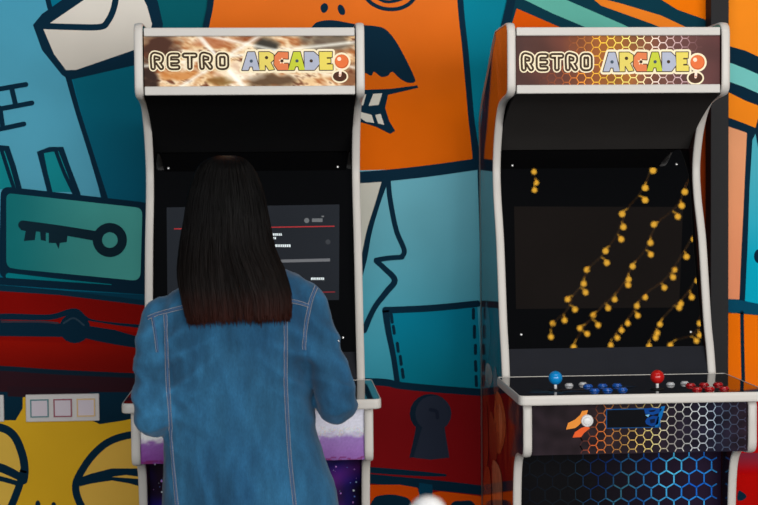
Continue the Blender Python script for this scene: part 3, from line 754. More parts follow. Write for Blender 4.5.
    # control panel slab with rounded corners
    cpw = .3502; out = fillet([(-cpw, y(3.985), .022), (cpw, y(3.985), .022), (cpw, y(4.402), .004), (-cpw, y(4.402), .004)], 6)
    mb = MB()
    def off(d): 
        return fillet([(-cpw+d, y(3.985)+d, .022), (cpw-d, y(3.985)+d, .022), (cpw-d, y(4.402)-d, .004), (-cpw+d, y(4.402)-d, .004)], 6)
    R = [[(a, b, .905) for a, b in off(.003)], [(a, b, .9075) for a, b in off(.0005)], [(a, b, .912) for a, b in off(0)], [(a, b, .923) for a, b in off(0)], [(a, b, .9290) for a, b in off(.0005)], [(a, b, .9318) for a, b in off(.0015)], [(a, b, .9323) for a, b in off(.0035)], [(a, b, .9300) for a, b in off(.0045)]]
    mb.rings(R, True, True, None, False)
    cp = mb.build('control_panel', M['trim'], T, True)
    mb = MB(); q = off(.0042); R = [[(a, b, .9290) for a, b in q], [(a, b, .9312) for a, b in off(.0043)]]
    mb.rings(R, True, True, lin((11, 12, 13)), False)
    # faint print on the overlay
    pr = mb
    for k in range(26):
        a = random.uniform(-.3, -.13) if k < 14 else random.uniform(-.28, .28); b = random.uniform(y(4.02), y(4.16)); r = random.uniform(.006, .022); an = random.uniform(0, 3)
        c = random.choice(((20, 70, 90), (40, 45, 55), (70, 60, 55), (16, 50, 80)))
        pts = [(a+r*1.8*math.cos(t_*math.pi/6)*(1+.5*N(t_, k)), b+r*.6*math.sin(t_*math.pi/6), .9315+k*.00001) for t_ in range(12)]
        pr.add(pts, [list(range(12))], lin(c))
    pr.build('panel_overlay', M['cp'], cp)
    def stick(px, py, mat):
        b = atz(px, py, .9312); x_, y_ = b.x-XR, b.y-Y0
        mb = MB(); mb.lathe((x_, y_, .9312), [(.019, 0), (.019, .002), (.012, .004), (.005, .0045)], 24)
        w_ = mb.build('joystick', M['black'], T)
        mb = MB(); mb.lathe((x_, y_, .934), [(.0042, 0), (.0042, .028)], 12); mb.build('shaft', M['white'], w_)
        mb = MB(); mb.sphere((x_, y_, .9665), .0195, 28, 18); mb.build('ball_top', mat, w_)
    stick(555.5, 390.3, M['blue']); stick(657.3, 389.3, M['red'])
    def button(px, py, mat, r=.0145):
        b = atz(px, py, .934); x_, y_ = b.x-XR, b.y-Y0
        mb = MB(); mb.lathe((x_, y_, .9312), [(r, 0), (r, .002), (r*.93, .0042), (r*.78, .0045)], 24)
        w_ = mb.build('push_button', mat, T)
        mb = MB(); mb.lathe((x_, y_, .9325), [(r*.76, 0), (r*.76, .0045), (r*.7, .0062), (r*.35, .0058), (r*.02, .0055)], 24)
        mb.build('plunger', mat, w_)
    for q in ((569, 384.8), (583, 383.8)): button(*q, M['clear'], .0125)
    for q in ((588, 385.8), (594.5, 390), (602.5, 385.3), (607.5, 389.6), (617, 385), (622.5, 389.2)): button(*q, M['bluebtn'])
    for q in ((670.5, 383.8), (684.7, 382.8)): button(*q, M['clear'], .0125)
    for q in ((690.5, 384.8), (697, 388.7), (704, 384.3), (709.5, 388.3), (718, 384), (724, 388)): button(*q, M['redbtn'])
    # front box
    fy = y(4.0475); z0, z1 = .757, .904; st2 = [(0, (38, 30, 36)), (.3, (42, 32, 36)), (.6, (36, 28, 38)), (.85, (26, 26, 44)), (1, (38, 26, 36))]
    mb = MB()
    if style == 'hex':
        grid(mb, -WI, WI, z0, z1, 80, 20, fy, lambda c: lin([v*(1+.35*N(c.x*30, c.z*30)) for v in ramp(st2, (c.x+WI)/(2*WI))]))
    else:
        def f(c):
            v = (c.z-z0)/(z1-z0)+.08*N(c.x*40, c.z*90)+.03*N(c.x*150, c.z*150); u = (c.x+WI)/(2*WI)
            col = ramp([(0, (118, 56, 132)), (.1, (132, 70, 150)), (.36, (150, 100, 176)), (.42, (205, 190, 215)), (.5, (255, 255, 255)), (1, (255, 255, 255))], v if u < .5 else v*.85+.02)  # white upper area is a bright reflection painted into the print
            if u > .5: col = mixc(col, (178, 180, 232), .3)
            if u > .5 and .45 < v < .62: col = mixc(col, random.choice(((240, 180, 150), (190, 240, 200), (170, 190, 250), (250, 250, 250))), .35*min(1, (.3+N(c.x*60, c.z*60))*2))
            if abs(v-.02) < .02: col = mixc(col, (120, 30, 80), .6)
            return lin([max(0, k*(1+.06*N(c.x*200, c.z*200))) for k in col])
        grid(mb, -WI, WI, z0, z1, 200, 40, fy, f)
    mb.add([(-WI, fy, z0), (WI, fy, z0), (WI, y(4.25), z0-.004), (-WI, y(4.25), z0-.004)], [(0, 3, 2, 1)], lin((14, 14, 16)))
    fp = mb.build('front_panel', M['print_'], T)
    if style == 'hex':
        hm = MB()
        hs = [(.2, (150, 60, 60)), (.3, (225, 110, 50)), (.42, (214, 160, 80)), (.55, (222, 205, 130)), (.64, (222, 218, 205)), (.8, (205, 215, 225)), (.9, (110, 140, 170)), (1, (80, 80, 110))]
        def cf(x, z):
            u = (x+WI)/(2*WI); v = (z-z0)/(z1-z0)
            lim = .19+.10*v
            a = min(1, max(0, (u-lim)*14)); a *= min(1, max(.25, .85+.6*N(x*12, z*12, 8)))
            if u > .86: a *= .65
            return lin(mixc(ramp(st2, u), ramp(hs, u), a)), a
        hexlines(hm, -WI+.003, WI-.006, z0+.003, z1-.003, .0148, True, cf, fy-.0004, lambda x, z: .0027)
        hm.build('honeycomb_print', M['print_'], fp)
        em = MB()
        def pp(q): b = at(q[0], q[1], 4.0475); return (b.x-XR, fy-.0008, b.z)
        em.add([pp(q) for q in [(582, 411), (588, 410), (586, 417), (579, 425), (575, 428), (566, 429.5), (568, 423), (575, 419.5), (580, 415)]], [list(range(9))], lin((242, 150, 62)))
        em.add([pp(q) for q in [(581, 428), (587, 426), (590, 428), (584, 433), (581, 437), (572.5, 437.5), (575, 432)]], [list(range(7))], lin((238, 100, 48)))
        em.add([pp(q) for q in ((606, 409), (660.5, 408), (660.5, 427.6), (606, 428.6))], [(0, 3, 2, 1)], lin((16, 80, 140)))
        e2 = [pp(q) for q in ((607, 410), (658.5, 409), (658.5, 426.8), (607, 427.8))]; em.add([(a, b-.0004, c) for a, b, c in e2], [(0, 3, 2, 1)], lin((8, 10, 16)))
        for s_, c_ in (([(644, 409), (652, 407.5), (662, 408.5), (659, 413), (652, 415), (645, 413.5)], (8, 70, 150)), ([(647, 418), (653, 415.5), (659, 416.5), (658, 424), (652, 426.5), (646, 424), (645, 421)], (8, 64, 140)), ([(661, 406.5), (665, 406), (662, 416), (658, 426.5), (654.5, 427), (658, 416)], (14, 110, 185)), ([(648, 410.5), (656, 409.5), (654, 411.5), (650, 412)], (6, 20, 50)), ([(649.5, 419.5), (655, 418.5), (654.5, 422.5), (650.5, 423.5)], (6, 26, 60)), ([(645, 415), (650, 414), (648, 417)], (120, 190, 235))):
            em.add([(pp(q)[0], fy-.0016-.0004*(c_[2] < 70), pp(q)[2]) for q in s_], [list(range(len(s_)))], lin(c_))
        em.build('emblem_print', M['print_'], fp)
        b = at(587, 420.6, 4.0475)
        mb = MB(); mb.lathe((b.x-XR, fy, b.z), [(.0175, 0), (.0175, .003), (.0150, .006), (.0125, .0062)], 28, 'y'); k = mb.build('start_button', M['white'], T, True)
        mb = MB(); mb.lathe((b.x-XR, fy, b.z), [(.0118, .003), (.0118, .0075), (.009, .009), (.0003, .0092)], 24, 'y'); mb.build('plunger', M['white'], k, True)
    # kick panel
    ky = y(4.30); kz0, kz1 = .03, .75; mb = MB()
    if style == 'hex':
        grid(mb, -WI, WI, kz0, kz1, 60, 60, ky, lambda c: lin(mixc((9, 9, 13), (34, 22, 44), (c.x+.12)*3)))
    else:
        def f(c):
            q = N(c.x*8, c.z*8, 4)+.5*N(c.x*20, c.z*20, 6)
            col = mixc((34, 18, 40), (34, 26, 130), .5+1.2*q); col = mixc(col, (110, 40, 130), max(0, N(c.x*11, c.z*11, 9))*1.3)
            return lin([k for k in mixc((26, 22, 26), col, (.742-c.z)*18)])
        grid(mb, -WI, WI, kz0, kz1, 120, 140, ky, f)
    hm = MB() if style == 'hex' else mb
    if style == 'hex': kp = mb.build('kick_panel', M['print_'], T)
    if style == 'hex':
        def cf(x, z):
            g = (x+.17)*3.0+.35*N(x*7, z*7, 2); a = min(1, max(.07, g)); 
            if x > .28: a *= max(.15, 1-(x-.28)*14)
            return lin(mixc((12, 12, 17), mixc((4, 84, 205), (90, 205, 245), max(0, min(1, .25+1.6*N(x*9, z*9, 7)+(.72-z)*3))), a)), a
        hexlines(hm, -WI+.02, WI-.012, kz0+.01, kz1-.006, .0263, False, cf, ky-.0004, lambda x, z: .0042 if x > -.05 else .0028, ox=.004, oz=.0)
        hm.build('honeycomb_print', M['print_'], kp)
    else:
        for k in range(330):
            x, z = random.uniform(-WI+.01, WI-.01), random.uniform(.3, .735)
            if abs(N(x*10, z*10, 3)) > .35: continue
            r = random.choice((.0008, .0012, .0016, .0026, .0034)); c = random.choice(((170, 200, 250), (120, 150, 250), (200, 140, 230), (230, 240, 255)))
            hm.add([(x+r*math.cos(t_*math.pi/4), ky-.0004, z+r*math.sin(t_*math.pi/4)) for t_ in range(8)], [list(range(8))], lin(c))
        mb.build('kick_panel', M['print_'], T)
    return T
_t = glass_pt(0, .5, .001)
GOFF = .0006 if (V((0, _t.y, _t.z))-V((0, glass_pt(0, .5).y, glass_pt(0, .5).z))).dot(GLASS_N) > 0 else -.0006
if GLASS_N.y > 0: GLASS_N = -GLASS_N
UIM = cm('screen_graphics', .2, .3, emit=.5, var=.02)
cabinet(XR, 0, 'hex', 'white-edged arcade machine with honeycomb print and blank dark screen, nobody playing')
cabinet(XL, YLo, 'warm', 'white-edged arcade machine with cream marquee and lit menu, the person in front of it')

# ---------------------------------------------------------------- string lights hanging over the room, mirrored in the right glass
strings = [
 [(420, 47), (402, 87), (402, 115), (349, 147), (352, 177), (347, 205), (311, 232), (314, 259), (268, 275), (261, 307), (265, 327), (224, 343), (241, 366), (217, 391), (190, 398), (186, 429)],
 [(493, 96), (486, 128), (477, 153), (422, 171), (414, 213), (415, 240), (373, 267), (364, 297), (363, 310), (332, 343), (317, 363), (283, 379), (294, 402), (252, 409), (269, 422), (238, 452)],
 [(514, 205), (497, 245), (469, 275), (466, 292), (446, 316), (402, 338), (383, 358), (385, 380), (362, 398), (348, 414), (338, 431), (323, 448)],
 [(522, 300), (509, 338), (484, 353), (480, 362), (436, 400), (430, 420), (426, 431), (411, 450)],
 [(527, 398), (527, 425), (520, 438), (460, 448)],
 [(140, 30), (147, 50), (152, 75), (148, 92)]]
SL = ['fourth', 'nearest the middle', 'third', 'outer']
for si, sl in enumerate(strings):
    pts = []
    for (a, b) in sl:
        px, py = 470+a/2.295, 150+b/2.295
        q = ray(px, py); p0 = V((XR, GY0+Y0, GZ0)); t_ = (p0-CAM).dot(GLASS_N)/q.dot(GLASS_N); h = CAM+q*t_
        rr = q-2*q.dot(GLASS_N)*GLASS_N
        zz = 3.35+.05*((len(pts) % 3)-1)
        pts.append(h+rr*((zz-h.z)/rr.z))
    o0 = pts[0]
    T = empty('string_light', o0, 'string of small amber globe bulbs strung overhead, mirrored in the right-hand screen', 'string lights', 'overhead strings of amber bulbs')
    loc = [p-o0 for p in pts]
    line = []
    for i in range(len(loc)):
        a, b = loc[max(i-1, 0)], loc[min(i+1, len(loc)-1)]; line.append((a+loc[i]*2+b)/4+V((0, 0, .035)))
    mb = MB(); mb.tube([line[0]+(line[0]-line[-1])*.2+V((0, 0, .05))]+[V(p) for p in catmull([tuple(p) for p in line], 3)], .0035, 6); mb.build('cord', M['cord'], T)
    for p, l in zip(loc, line):
        mb = MB(); mb.tube([l, p+V((0, 0, .014))], .002, 6); mb.sphere(p, (.017 if si else .0172) if si < 5 else .014, 12, 8)
        mb.build('bulb', M['bulb'], T)

# ---------------------------------------------------------------- white ball-topped post, out of focus in front
b = at(428, 514.5, 2.0)
T = empty('barrier_post', (b.x, 2.0, 0), 'blurred white ball-topped post between the two machines, at the bottom edge', 'post')
mb = MB(); mb.lathe((0, 0, 0), [(.13, 0), (.13, .012), (.03, .03), (.012, .05), (.012, b.z-.035), (.016, b.z-.031), (.016, b.z-.022)], 28); mb.build('stem', M['white'], T)
mb = MB(); mb.sphere((0, 0, b.z), .0265, 28, 18, sc=(1, 1, 1)); mb.build('ball_finial', M['white'], T)

# ================================================================ person
PB = 3.62     # depth of her back
def px3(px, py, Y): return at(px, py, Y)
def remeshed(mb, vox, smooth_it, name):
    me = mb.mesh(name)
    b_ = bmesh.new(); b_.from_mesh(me); bmesh.ops.recalc_face_normals(b_, faces=b_.faces); b_.to_mesh(me); b_.free()
    o = bpy.data.objects.new(name+'_tmp', me); COL.objects.link(o)
    m_ = o.modifiers.new('r', 'REMESH'); m_.mode = 'VOXEL'; m_.voxel_size = vox; m_.use_smooth_shade = True
    s_ = o.modifiers.new('s', 'SMOOTH'); s_.iterations = smooth_it; s_.factor = .5
    dg = bpy.context.evaluated_depsgraph_get(); dg.update()
    out = bpy.data.meshes.new_from_object(o.evaluated_get(dg)); out.name = name
    bpy.data.objects.remove(o)
    for f in out.polygons: f.use_smooth = True
    return out
def ell(c, a, b, n=28, pw=2.0, tilt=0):
    R = []
    for k in range(n):
        t_ = 2*math.pi*k/n; ct, st_ = math.cos(t_), math.sin(t_)
        x = math.copysign(abs(ct)**(2/pw), ct)*a; y_ = math.copysign(abs(st_)**(2/pw), st_)*b
        R.append((c[0]+x, c[1]+y_, c[2]+tilt*x))
    return R
def limb(mb, pts, rad, n=16): 
    q = catmull([tuple(p)+(r,) for p, r in zip(pts, rad)], 6); mb.tube([V(p[:3]) for p in q], [p[3] for p in q], n)
    mb.sphere(q[0][:3], q[0][3], 16, 10); mb.sphere(q[-1][:3], q[-1][3], 16, 10)

hc = at(226, 193, 3.72)        # head centre
cx0 = at(238, 400, 3.72).x      # torso centre line
person = empty('person', (cx0, 3.74, 0), 'person seen from behind, long dark hair and blue denim shirt, playing the left machine', 'person')
OFF = V((cx0, 3.74, 0))
def L(p): return V(p)-OFF
# key joints (world)
Z = lambda py, Y=3.66: at(240, py, Y).z
shL = at(162, 320, 3.74); shR = at(304, 304, 3.74)
elL = at(154, 417, 3.69); elR = at(338, 402, 3.69)
wrL = V((-.300, 4.010, 1.012)); wrR = V((.085, 4.00, 1.0035))
neck = V((hc.x+.006, 3.745, 1.36))
# ---- shirt
sh = MB()
rows = [  # left x, left y, right x, right y, depth half, centre Y, superellipse
 (207, 279, 260, 268, .050, 3.755, 2.0), (188, 283, 285, 269, .064, 3.75, 2.2), (170, 291, 301, 276, .080, 3.745, 2.4), (159, 305, 311, 292, .098, 3.745, 2.5), (157, 333, 314, 328, .118, 3.75, 2.5),
 (158, 365, 312, 364, .125, 3.755, 2.5), (160, 400, 312, 400, .122, 3.755, 2.5), (163, 430, 315, 430, .120, 3.755, 2.4), (165, 460, 324, 460, .128, 3.755, 2.4), (163, 490, 336, 490, .138, 3.76, 2.3), (162, 520, 344, 520, .146, 3.76, 2.3), (160, 548, 350, 548, .150, 3.76, 2.3)]
R = []
for (xa, ya, xb, yb, dy, cy, pw) in rows:
    a = at(xa, ya, cy); b = at(xb, yb, cy); R.append([L(q) for q in ell(((a.x+b.x)/2, cy, (a.z+b.z)/2), (b.x-a.x)/2, dy, 40, pw, (b.z-a.z)/(b.x-a.x))])
Rs = []
for i in range(len(R)-1):
    for k in range(3):
        t_ = k/3; Rs.append([R[i][j].lerp(R[i+1][j], t_) for j in range(40)])
Rs.append(R[-1]); sh.rings(Rs)
limb(sh, [L(shL+V((.035, .0, .012))), L(shL), L(shL.lerp(elL, .5)+V((-.008, 0, 0))), L(elL), L(elL.lerp(wrL, .3)), L(elL.lerp(wrL, .72))], [.050, .053, .050, .048, .046, .036])
limb(sh, [L(shR+V((-.035, .0, .012))), L(shR), L(shR.lerp(elR, .5)+V((.004, 0, 0))), L(elR), L(elR.lerp(wrR, .3)), L(elR.lerp(wrR, .72))], [.050, .054, .050, .050, .046, .036])
# collar
sh.rings([[L(q) for q in ell((neck.x, neck.y-.004, 1.268+k*.014), .070-.004*k, .066-.004*k, 28, 2)] for k in range(5)])
shm = remeshed(sh, .0065, 6, 'denim_shirt')
eL, eR = L(elL), L(elR)
_nrm = [v.normal.copy() for v in shm.vertices]; _fold_tone = []
def ridge(x, y, z): return 1-2*min(1, abs(noise.noise(V((x, y, z))))*2.2)     # sharp crests
for v, n in zip(shm.vertices, _nrm):
    p = v.co.copy()
    d = .005*N(p.x*8, p.z*4.0, 1+p.y*5); f = 0
    g = ridge(p.x*9+p.z*2.5, p.z*2.6, 4+p.y*3); d += .0022*g; f += .5*g
    low = min(1, max(0, (1.06-p.z)*3.5)); g = ridge(p.x*13+.6*N(p.z*4, p.x*3, 2), p.z*1.5, 3); d += low*.0032*g; f += low*.8*g
    for s_, ex in ((-1, -.19), (1, .19)):
        w_ = math.exp(-((p.x-ex)/.11)**2-((p.z-1.08)/.15)**2)
        g = ridge((p.x*s_*.8+p.z)*15, (p.x*s_-p.z)*4, 7); d += w_*.0050*g; f += w_*g
    for e in (eL, eR):
        w_ = math.exp(-((p-e-V((0, 0, .05))).length/.125)**2); g = ridge(p.z*21+p.x*9, p.x*8, p.y*8); d += w_*.0045*g; f += w_*.7*g
    d += .0012*N(p.x*60, p.z*40, p.y*40)
    v.co = p+n*d; _fold_tone.append(max(0, min(1, .5+.32*f)))  # crest fading that also paints light and shade into the folds
_ca = shm.attributes.new('fold_wear_shade', 'FLOAT', 'POINT')
for i_, f_ in enumerate(_fold_tone): _ca.data[i_].value = f_
shm.update()
# denim
dm, nt, p = base_mat('denim')
tc = nt.nodes.new('ShaderNodeTexCoord')
def nz(scale, vec=(1, 1, 1), det=4):
    mp_ = nt.nodes.new('ShaderNodeMapping'); mp_.inputs['Scale'].default_value = vec; nt.links.new(tc.outputs['Object'], mp_.inputs[0])
    q = nt.nodes.new('ShaderNodeTexNoise'); q.inputs['Scale'].default_value = scale; q.inputs['Detail'].default_value = det; nt.links.new(mp_.outputs[0], q.inputs['Vector']); return q
n1 = nz(6, (1, 1, .6)); n2 = nz(420, (1, 1, .25), 2); n3 = nz(120, (1, 1, .3), 3)
r1 = nt.nodes.new('ShaderNodeValToRGB'); nt.links.new(n1.outputs['Fac'], r1.inputs[0])
r1.color_ramp.elements[0].position = .28; r1.color_ramp.elements[0].color = lin((20, 63, 96)); r1.color_ramp.elements[1].position = .75; r1.color_ramp.elements[1].color = lin((44, 102, 138))
mr = nt.nodes.new('ShaderNodeMapRange'); mr.inputs[1].default_value = .3; mr.inputs[2].default_value = .7; mr.inputs[3].default_value = .88; mr.inputs[4].default_value = 1.12; nt.links.new(n2.outputs['Fac'], mr.inputs[0])
mx = nt.nodes.new('ShaderNodeVectorMath'); mx.operation = 'MULTIPLY'; nt.links.new(r1.outputs[0], mx.inputs[0]); nt.links.new(mr.outputs[0], mx.inputs[1])
at_ = nt.nodes.new('ShaderNodeAttribute'); at_.attribute_name = 'fold_wear_shade'
n4 = nz(45, (1, 1, .25), 5)
m4 = nt.nodes.new('ShaderNodeMapRange'); m4.inputs[1].default_value = .3; m4.inputs[2].default_value = .7; m4.inputs[3].default_value = .82; m4.inputs[4].default_value = 1.18; nt.links.new(n4.outputs['Fac'], m4.inputs[0])
m5 = nt.nodes.new('ShaderNodeMapRange'); m5.inputs[3].default_value = .66; m5.inputs[4].default_value = 1.34; nt.links.new(at_.outputs['Fac'], m5.inputs[0])
m6 = nt.nodes.new('ShaderNodeMath'); m6.operation = 'MULTIPLY'; nt.links.new(m4.outputs[0], m6.inputs[0]); nt.links.new(m5.outputs[0], m6.inputs[1])
mx2 = nt.nodes.new('ShaderNodeVectorMath'); mx2.operation = 'MULTIPLY'; nt.links.new(mx.outputs[0], mx2.inputs[0]); nt.links.new(m6.outputs[0], mx2.inputs[1])
nt.links.new(mx2.outputs[0], p.inputs['Base Color']); p.inputs['Roughness'].default_value = .85; p.inputs['Specular IOR Level'].default_value = .2
p.inputs['Sheen Weight'].default_value = .15
bp = nt.nodes.new('ShaderNodeBump'); bp.inputs['Strength'].default_value = .35; bp.inputs['Distance'].default_value = .002; nt.links.new(n3.outputs['Fac'], bp.inputs['Height']); nt.links.new(bp.outputs[0], p.inputs['Normal'])
M['denim'] = dm
shirt = link('denim_shirt', shm, person, [dm])
# seams found on the cloth
bvh = BVHTree.FromPolygons([v.co for v in shm.vertices], [list(f.vertices) for f in shm.polygons])
seam = MB(); base = MB()
def hit(px, py):
    o = L(CAM); q = ray(px, py).normalized(); h = bvh.ray_cast(o, q)
    return (h[0], h[1]) if h[0] else (None, None)
def seamline(pts, double=True):
    q = catmull(pts, 14) if len(pts) > 2 else [(pts[0][0]+(pts[1][0]-pts[0][0])*k/20, pts[0][1]+(pts[1][1]-pts[0][1])*k/20) for k in range(21)]
    hits = [hit(*a) for a in q]; hits = [h for h in hits if h[0]]
    if len(hits) < 3: return
    P_ = [h[0]+h[1]*.0006 for h in hits]
    base.tube(P_, .0026, 6)
    for sgn in ((-1, 1) if double else (1,)):
        pp_ = []
        for i, h in enumerate(hits):
            t_ = (P_[min(i+1, len(P_)-1)]-P_[max(i-1, 0)]).normalized(); s_ = t_.cross(h[1]).normalized()
            pp_.append(h[0]+h[1]*.0012+s_*.0042*sgn)
        # dashes
        acc = 0
        for a, b in zip(pp_, pp_[1:]):
            l = (b-a).length; k = max(1, round(l/.0042))
            for j in range(k):
                seam.tube([a.lerp(b, (j+.1)/k), a.lerp(b, (j+.72)/k)], .00095, 5)
seamline([(165.5, 314), (166.5, 340), (168, 387), (171.8, 445), (177.6, 510), (180, 535)])
seamline([(285, 301), (285.7, 340), (285.7, 387), (289.5, 456), (294.8, 507), (298, 530)])
seamline([(148, 318), (161, 313), (188, 306)]); seamline([(283, 300), (296, 302), (309, 306)])
seamline([(316, 287), (311, 300), (308, 314), (305, 332), (304, 350)])
seamline([(186, 308), (235, 309), (284, 301)], False)
seamline([(153, 317), (156, 335), (158, 352)], False)
base.build('seam_ridge', pm('seam_cloth', (62, 92, 128), .85, .2, var=.2, nscale=200), shirt)
seam.build('stitching', M['stitch'], shirt)
# small sleeve stud by the right elbow
h = hit(340.5, 340.5)
hh = hit(338, 341)
if hh[0]:
    mb = MB(); mb.sphere(hh[0]+hh[1]*.001, .003, 12, 8); mb.build('stud', M['chrome'], shirt)

# ---- body: head, neck, torso, arms with hands, legs, one surface
bd = MB()
hx, hy, hz = hc.x, hc.y+.01, hc.z
HR = []
for z_, a, b, oy in ((-.118, .030, .030, .040), (-.105, .046, .058, .026), (-.085, .058, .076, .012), (-.055, .066, .086, .004), (-.02, .071, .092, 0), (.02, .074, .096, -.002), (.05, .072, .094, -.002), (.078, .060, .082, -.002), (.098, .040, .058, 0), (.108, .016, .024, 0)):
    HR.append([L(q) for q in ell((hx, hy+oy, hz+z_), a, b, 28, 2.1)])
HR = [[q+V((0, -.004, -.034)) for q in r_] for r_ in HR]; bd.rings(HR)
bd.tube([L((hx, hy+.118, hz-.035)), L((hx, hy+.104, hz-.012)), L((hx, hy+.092, hz+.018))], [.012, .009, .006], 10)   # nose (front is +y)
for s_ in (-1, 1):
    bd.sphere(L((hx+s_*.073, hy+.004, hz-.008)), .028, 12, 8, sc=(.3, .6, 1))    # ears
    bd.sphere(L((hx+s_*.03, hy+.080, hz-.035)), .024, 12, 8)
bd.tube([L((hx, hy-.01, hz-.07)), L(neck), L((neck.x, neck.y, 1.25))], [.050, .050, .062], 20)
tr = []
for z_, a, b in ((1.29, .06, .05), (1.25, .15, .075), (1.18, .17, .092), (1.05, .155, .098), (.95, .135, .09), (.85, .155, .1), (.78, .17, .108)):
    tr.append([L(q) for q in ell((cx0, 3.755, z_), a, b, 28, 2.3)])
bd.rings(tr)
hipL, hipR = V((cx0-.085, 3.76, .80)), V((cx0+.085, 3.76, .80))
kn = [V((cx0-.1, 3.745, .46)), V((cx0+.105, 3.75, .46))]; ank = [V((cx0-.115, 3.77, .09)), V((cx0+.13, 3.72, .09))]
for hp, k_, an in ((hipL, kn[0], ank[0]), (hipR, kn[1], ank[1])): limb(bd, [L(hp), L(hp.lerp(k_, .5)), L(k_), L(k_.lerp(an, .35)), L(an)], [.085, .074, .052, .050, .036])
for an in ank: limb(bd, [L(an+V((0, 0, -.02))), L(an+V((0, .06, -.05))), L(an+V((0, .14, -.06)))], [.034, .030, .022])
def hand(w, tip, spread, side, curl):
    """palm from wrist w along direction tip-w, five fingers"""
    d = (tip-w).normalized(); up = V((0, 0, 1)); sd = d.cross(up).normalized()   # to the hand's right
    up = sd.cross(d).normalized()
    pc = w+d*.045
    # palm
    rg = []
    for t_, a, b in ((-.01, .026, .019), (.02, .034, .018), (.05, .040, .016), (.078, .041, .013), (.088, .036, .009)):
        c = w+d*t_; rg.append([L(c+sd*(a*math.cos(2*math.pi*k/20))+up*(b*math.sin(2*math.pi*k/20))) for k in range(20)])
    bd.rings(rg)
    ln = (.060, .070, .066, .052)
    for i in range(4):
        o_ = (i-1.5)*.0195*(1 if side > 0 else -1)*-1; l = ln[i] 
        a0 = w+d*.076+sd*o_; dirn = (d+sd*o_*spread).normalized()
        c1 = curl[i]
        p1 = a0+dirn*l*.42-up*l*.10*c1; p2 = p1+dirn*l*(.34-.1*c1)-up*l*.30*c1; p3 = p2+dirn*l*(.26-.2*c1)-up*l*.34*c1
        limb(bd, [L(a0), L(p1), L(p2), L(p3)], [.0088, .0083, .0077, .0065], 10)
    inn = sd*(1 if side < 0 else -1)
    t0 = w+d*.022+inn*.030-up*.004; limb(bd, [L(t0), L(t0+inn*.020+d*.026-up*.008), L(t0+inn*.020+d*.052-up*.016), L(t0+inn*.010+d*.070-up*.020)], [.0125, .0105, .009, .007], 10)
for a_, e_, w_ in ((shL, elL, wrL), (shR, elR, wrR)): limb(bd, [L(a_), L(a_.lerp(e_, .5)), L(a_.lerp(e_, .85)), L(e_.lerp(w_, .12)), L(e_.lerp(w_, .5)), L(w_)], [.038, .034, .030, .030, .028, .024])
hand(wrL, wrL+V((-.008, .09, -.012)), 3, -1, (.85, .9, .92, .95))
hand(wrR, wrR+V((.01, .09, -.022)), 6, 1, (.55, .5, .5, .6))
bdm = remeshed(bd, .0048, 3, 'body')
body = link('body', bdm, person, [M['skin']])
for s_ in (-1, 1):
    mb = MB(); mb.sphere(L((hx+s_*.030, hy+.083, hz-.002)), .0125, 16, 10); e_ = mb.build('eye', M['eye'], body)
    mb = MB(); mb.sphere(L((hx+s_*.030, hy+.0925, hz-.002)), .0055, 12, 8, sc=(1, .5, 1)); mb.build('iris', M['iris'], body)
    mb = MB(); mb.tube([L((hx+s_*.014, hy+.094, hz+.020)), L((hx+s_*.03, hy+.094, hz+.026)), L((hx+s_*.046, hy+.080, hz+.021))], [.002, .003, .0015], 6); mb.build('eyebrow', M['iris'], body)
mb = MB(); mb.tube([L((hx-.021, hy+.088, hz-.066)), L((hx-.008, hy+.096, hz-.064)), L((hx, hy+.097, hz-.0655)), L((hx+.008, hy+.096, hz-.064)), L((hx+.021, hy+.088, hz-.066))], [.002, .005, .0055, .005, .002], 8); mb.build('mouth', M['lip'], body)
# trousers
tb = MB()
tb.rings([[L(q) for q in ell((cx0, 3.76, z_), a, b, 28, 2.2)] for z_, a, b in ((.93, .15, .105), (.86, .165, .112), (.78, .178, .118), (.74, .17, .11))])
for hp, k_, an in ((hipL, kn[0], ank[0]), (hipR, kn[1], ank[1])): limb(tb, [L(hp), L(hp.lerp(k_, .5)), L(k_), L(k_.lerp(an, .4)), L(an+V((0, 0, .03)))], [.096, .086, .066, .062, .052])
link('trousers', remeshed(tb, .009, 4, 'trousers'), person, [M['trouser']])
for an in ank:
    mb = MB(); R = []
    for t_, a, z1 in ((-.065, .026, .05), (-.05, .036, .085), (-.01, .040, .10), (.04, .042, .088), (.09, .046, .062), (.14, .046, .048), (.175, .036, .040), (.19, .018, .03)):
        R.append([L((an.x+a*math.cos(2*math.pi*k/16)*(.9 if k < 8 else 1), an.y+t_, .022+(z1-.022)*max(0, math.sin(2*math.pi*k/16)))) for k in range(16)])
    mb.rings(R); s_ = mb.build('shoe', M['shoe'], person, True)
    mb = MB(); R = []
    for z_ in (0, .024): R.append([L((an.x+.049*math.cos(2*math.pi*k/28), an.y+.062+.136*math.sin(2*math.pi*k/28), z_)) for k in range(28)])
    mb.rings(R, sm=False); mb.build('sole', M['sole'], s_, True)

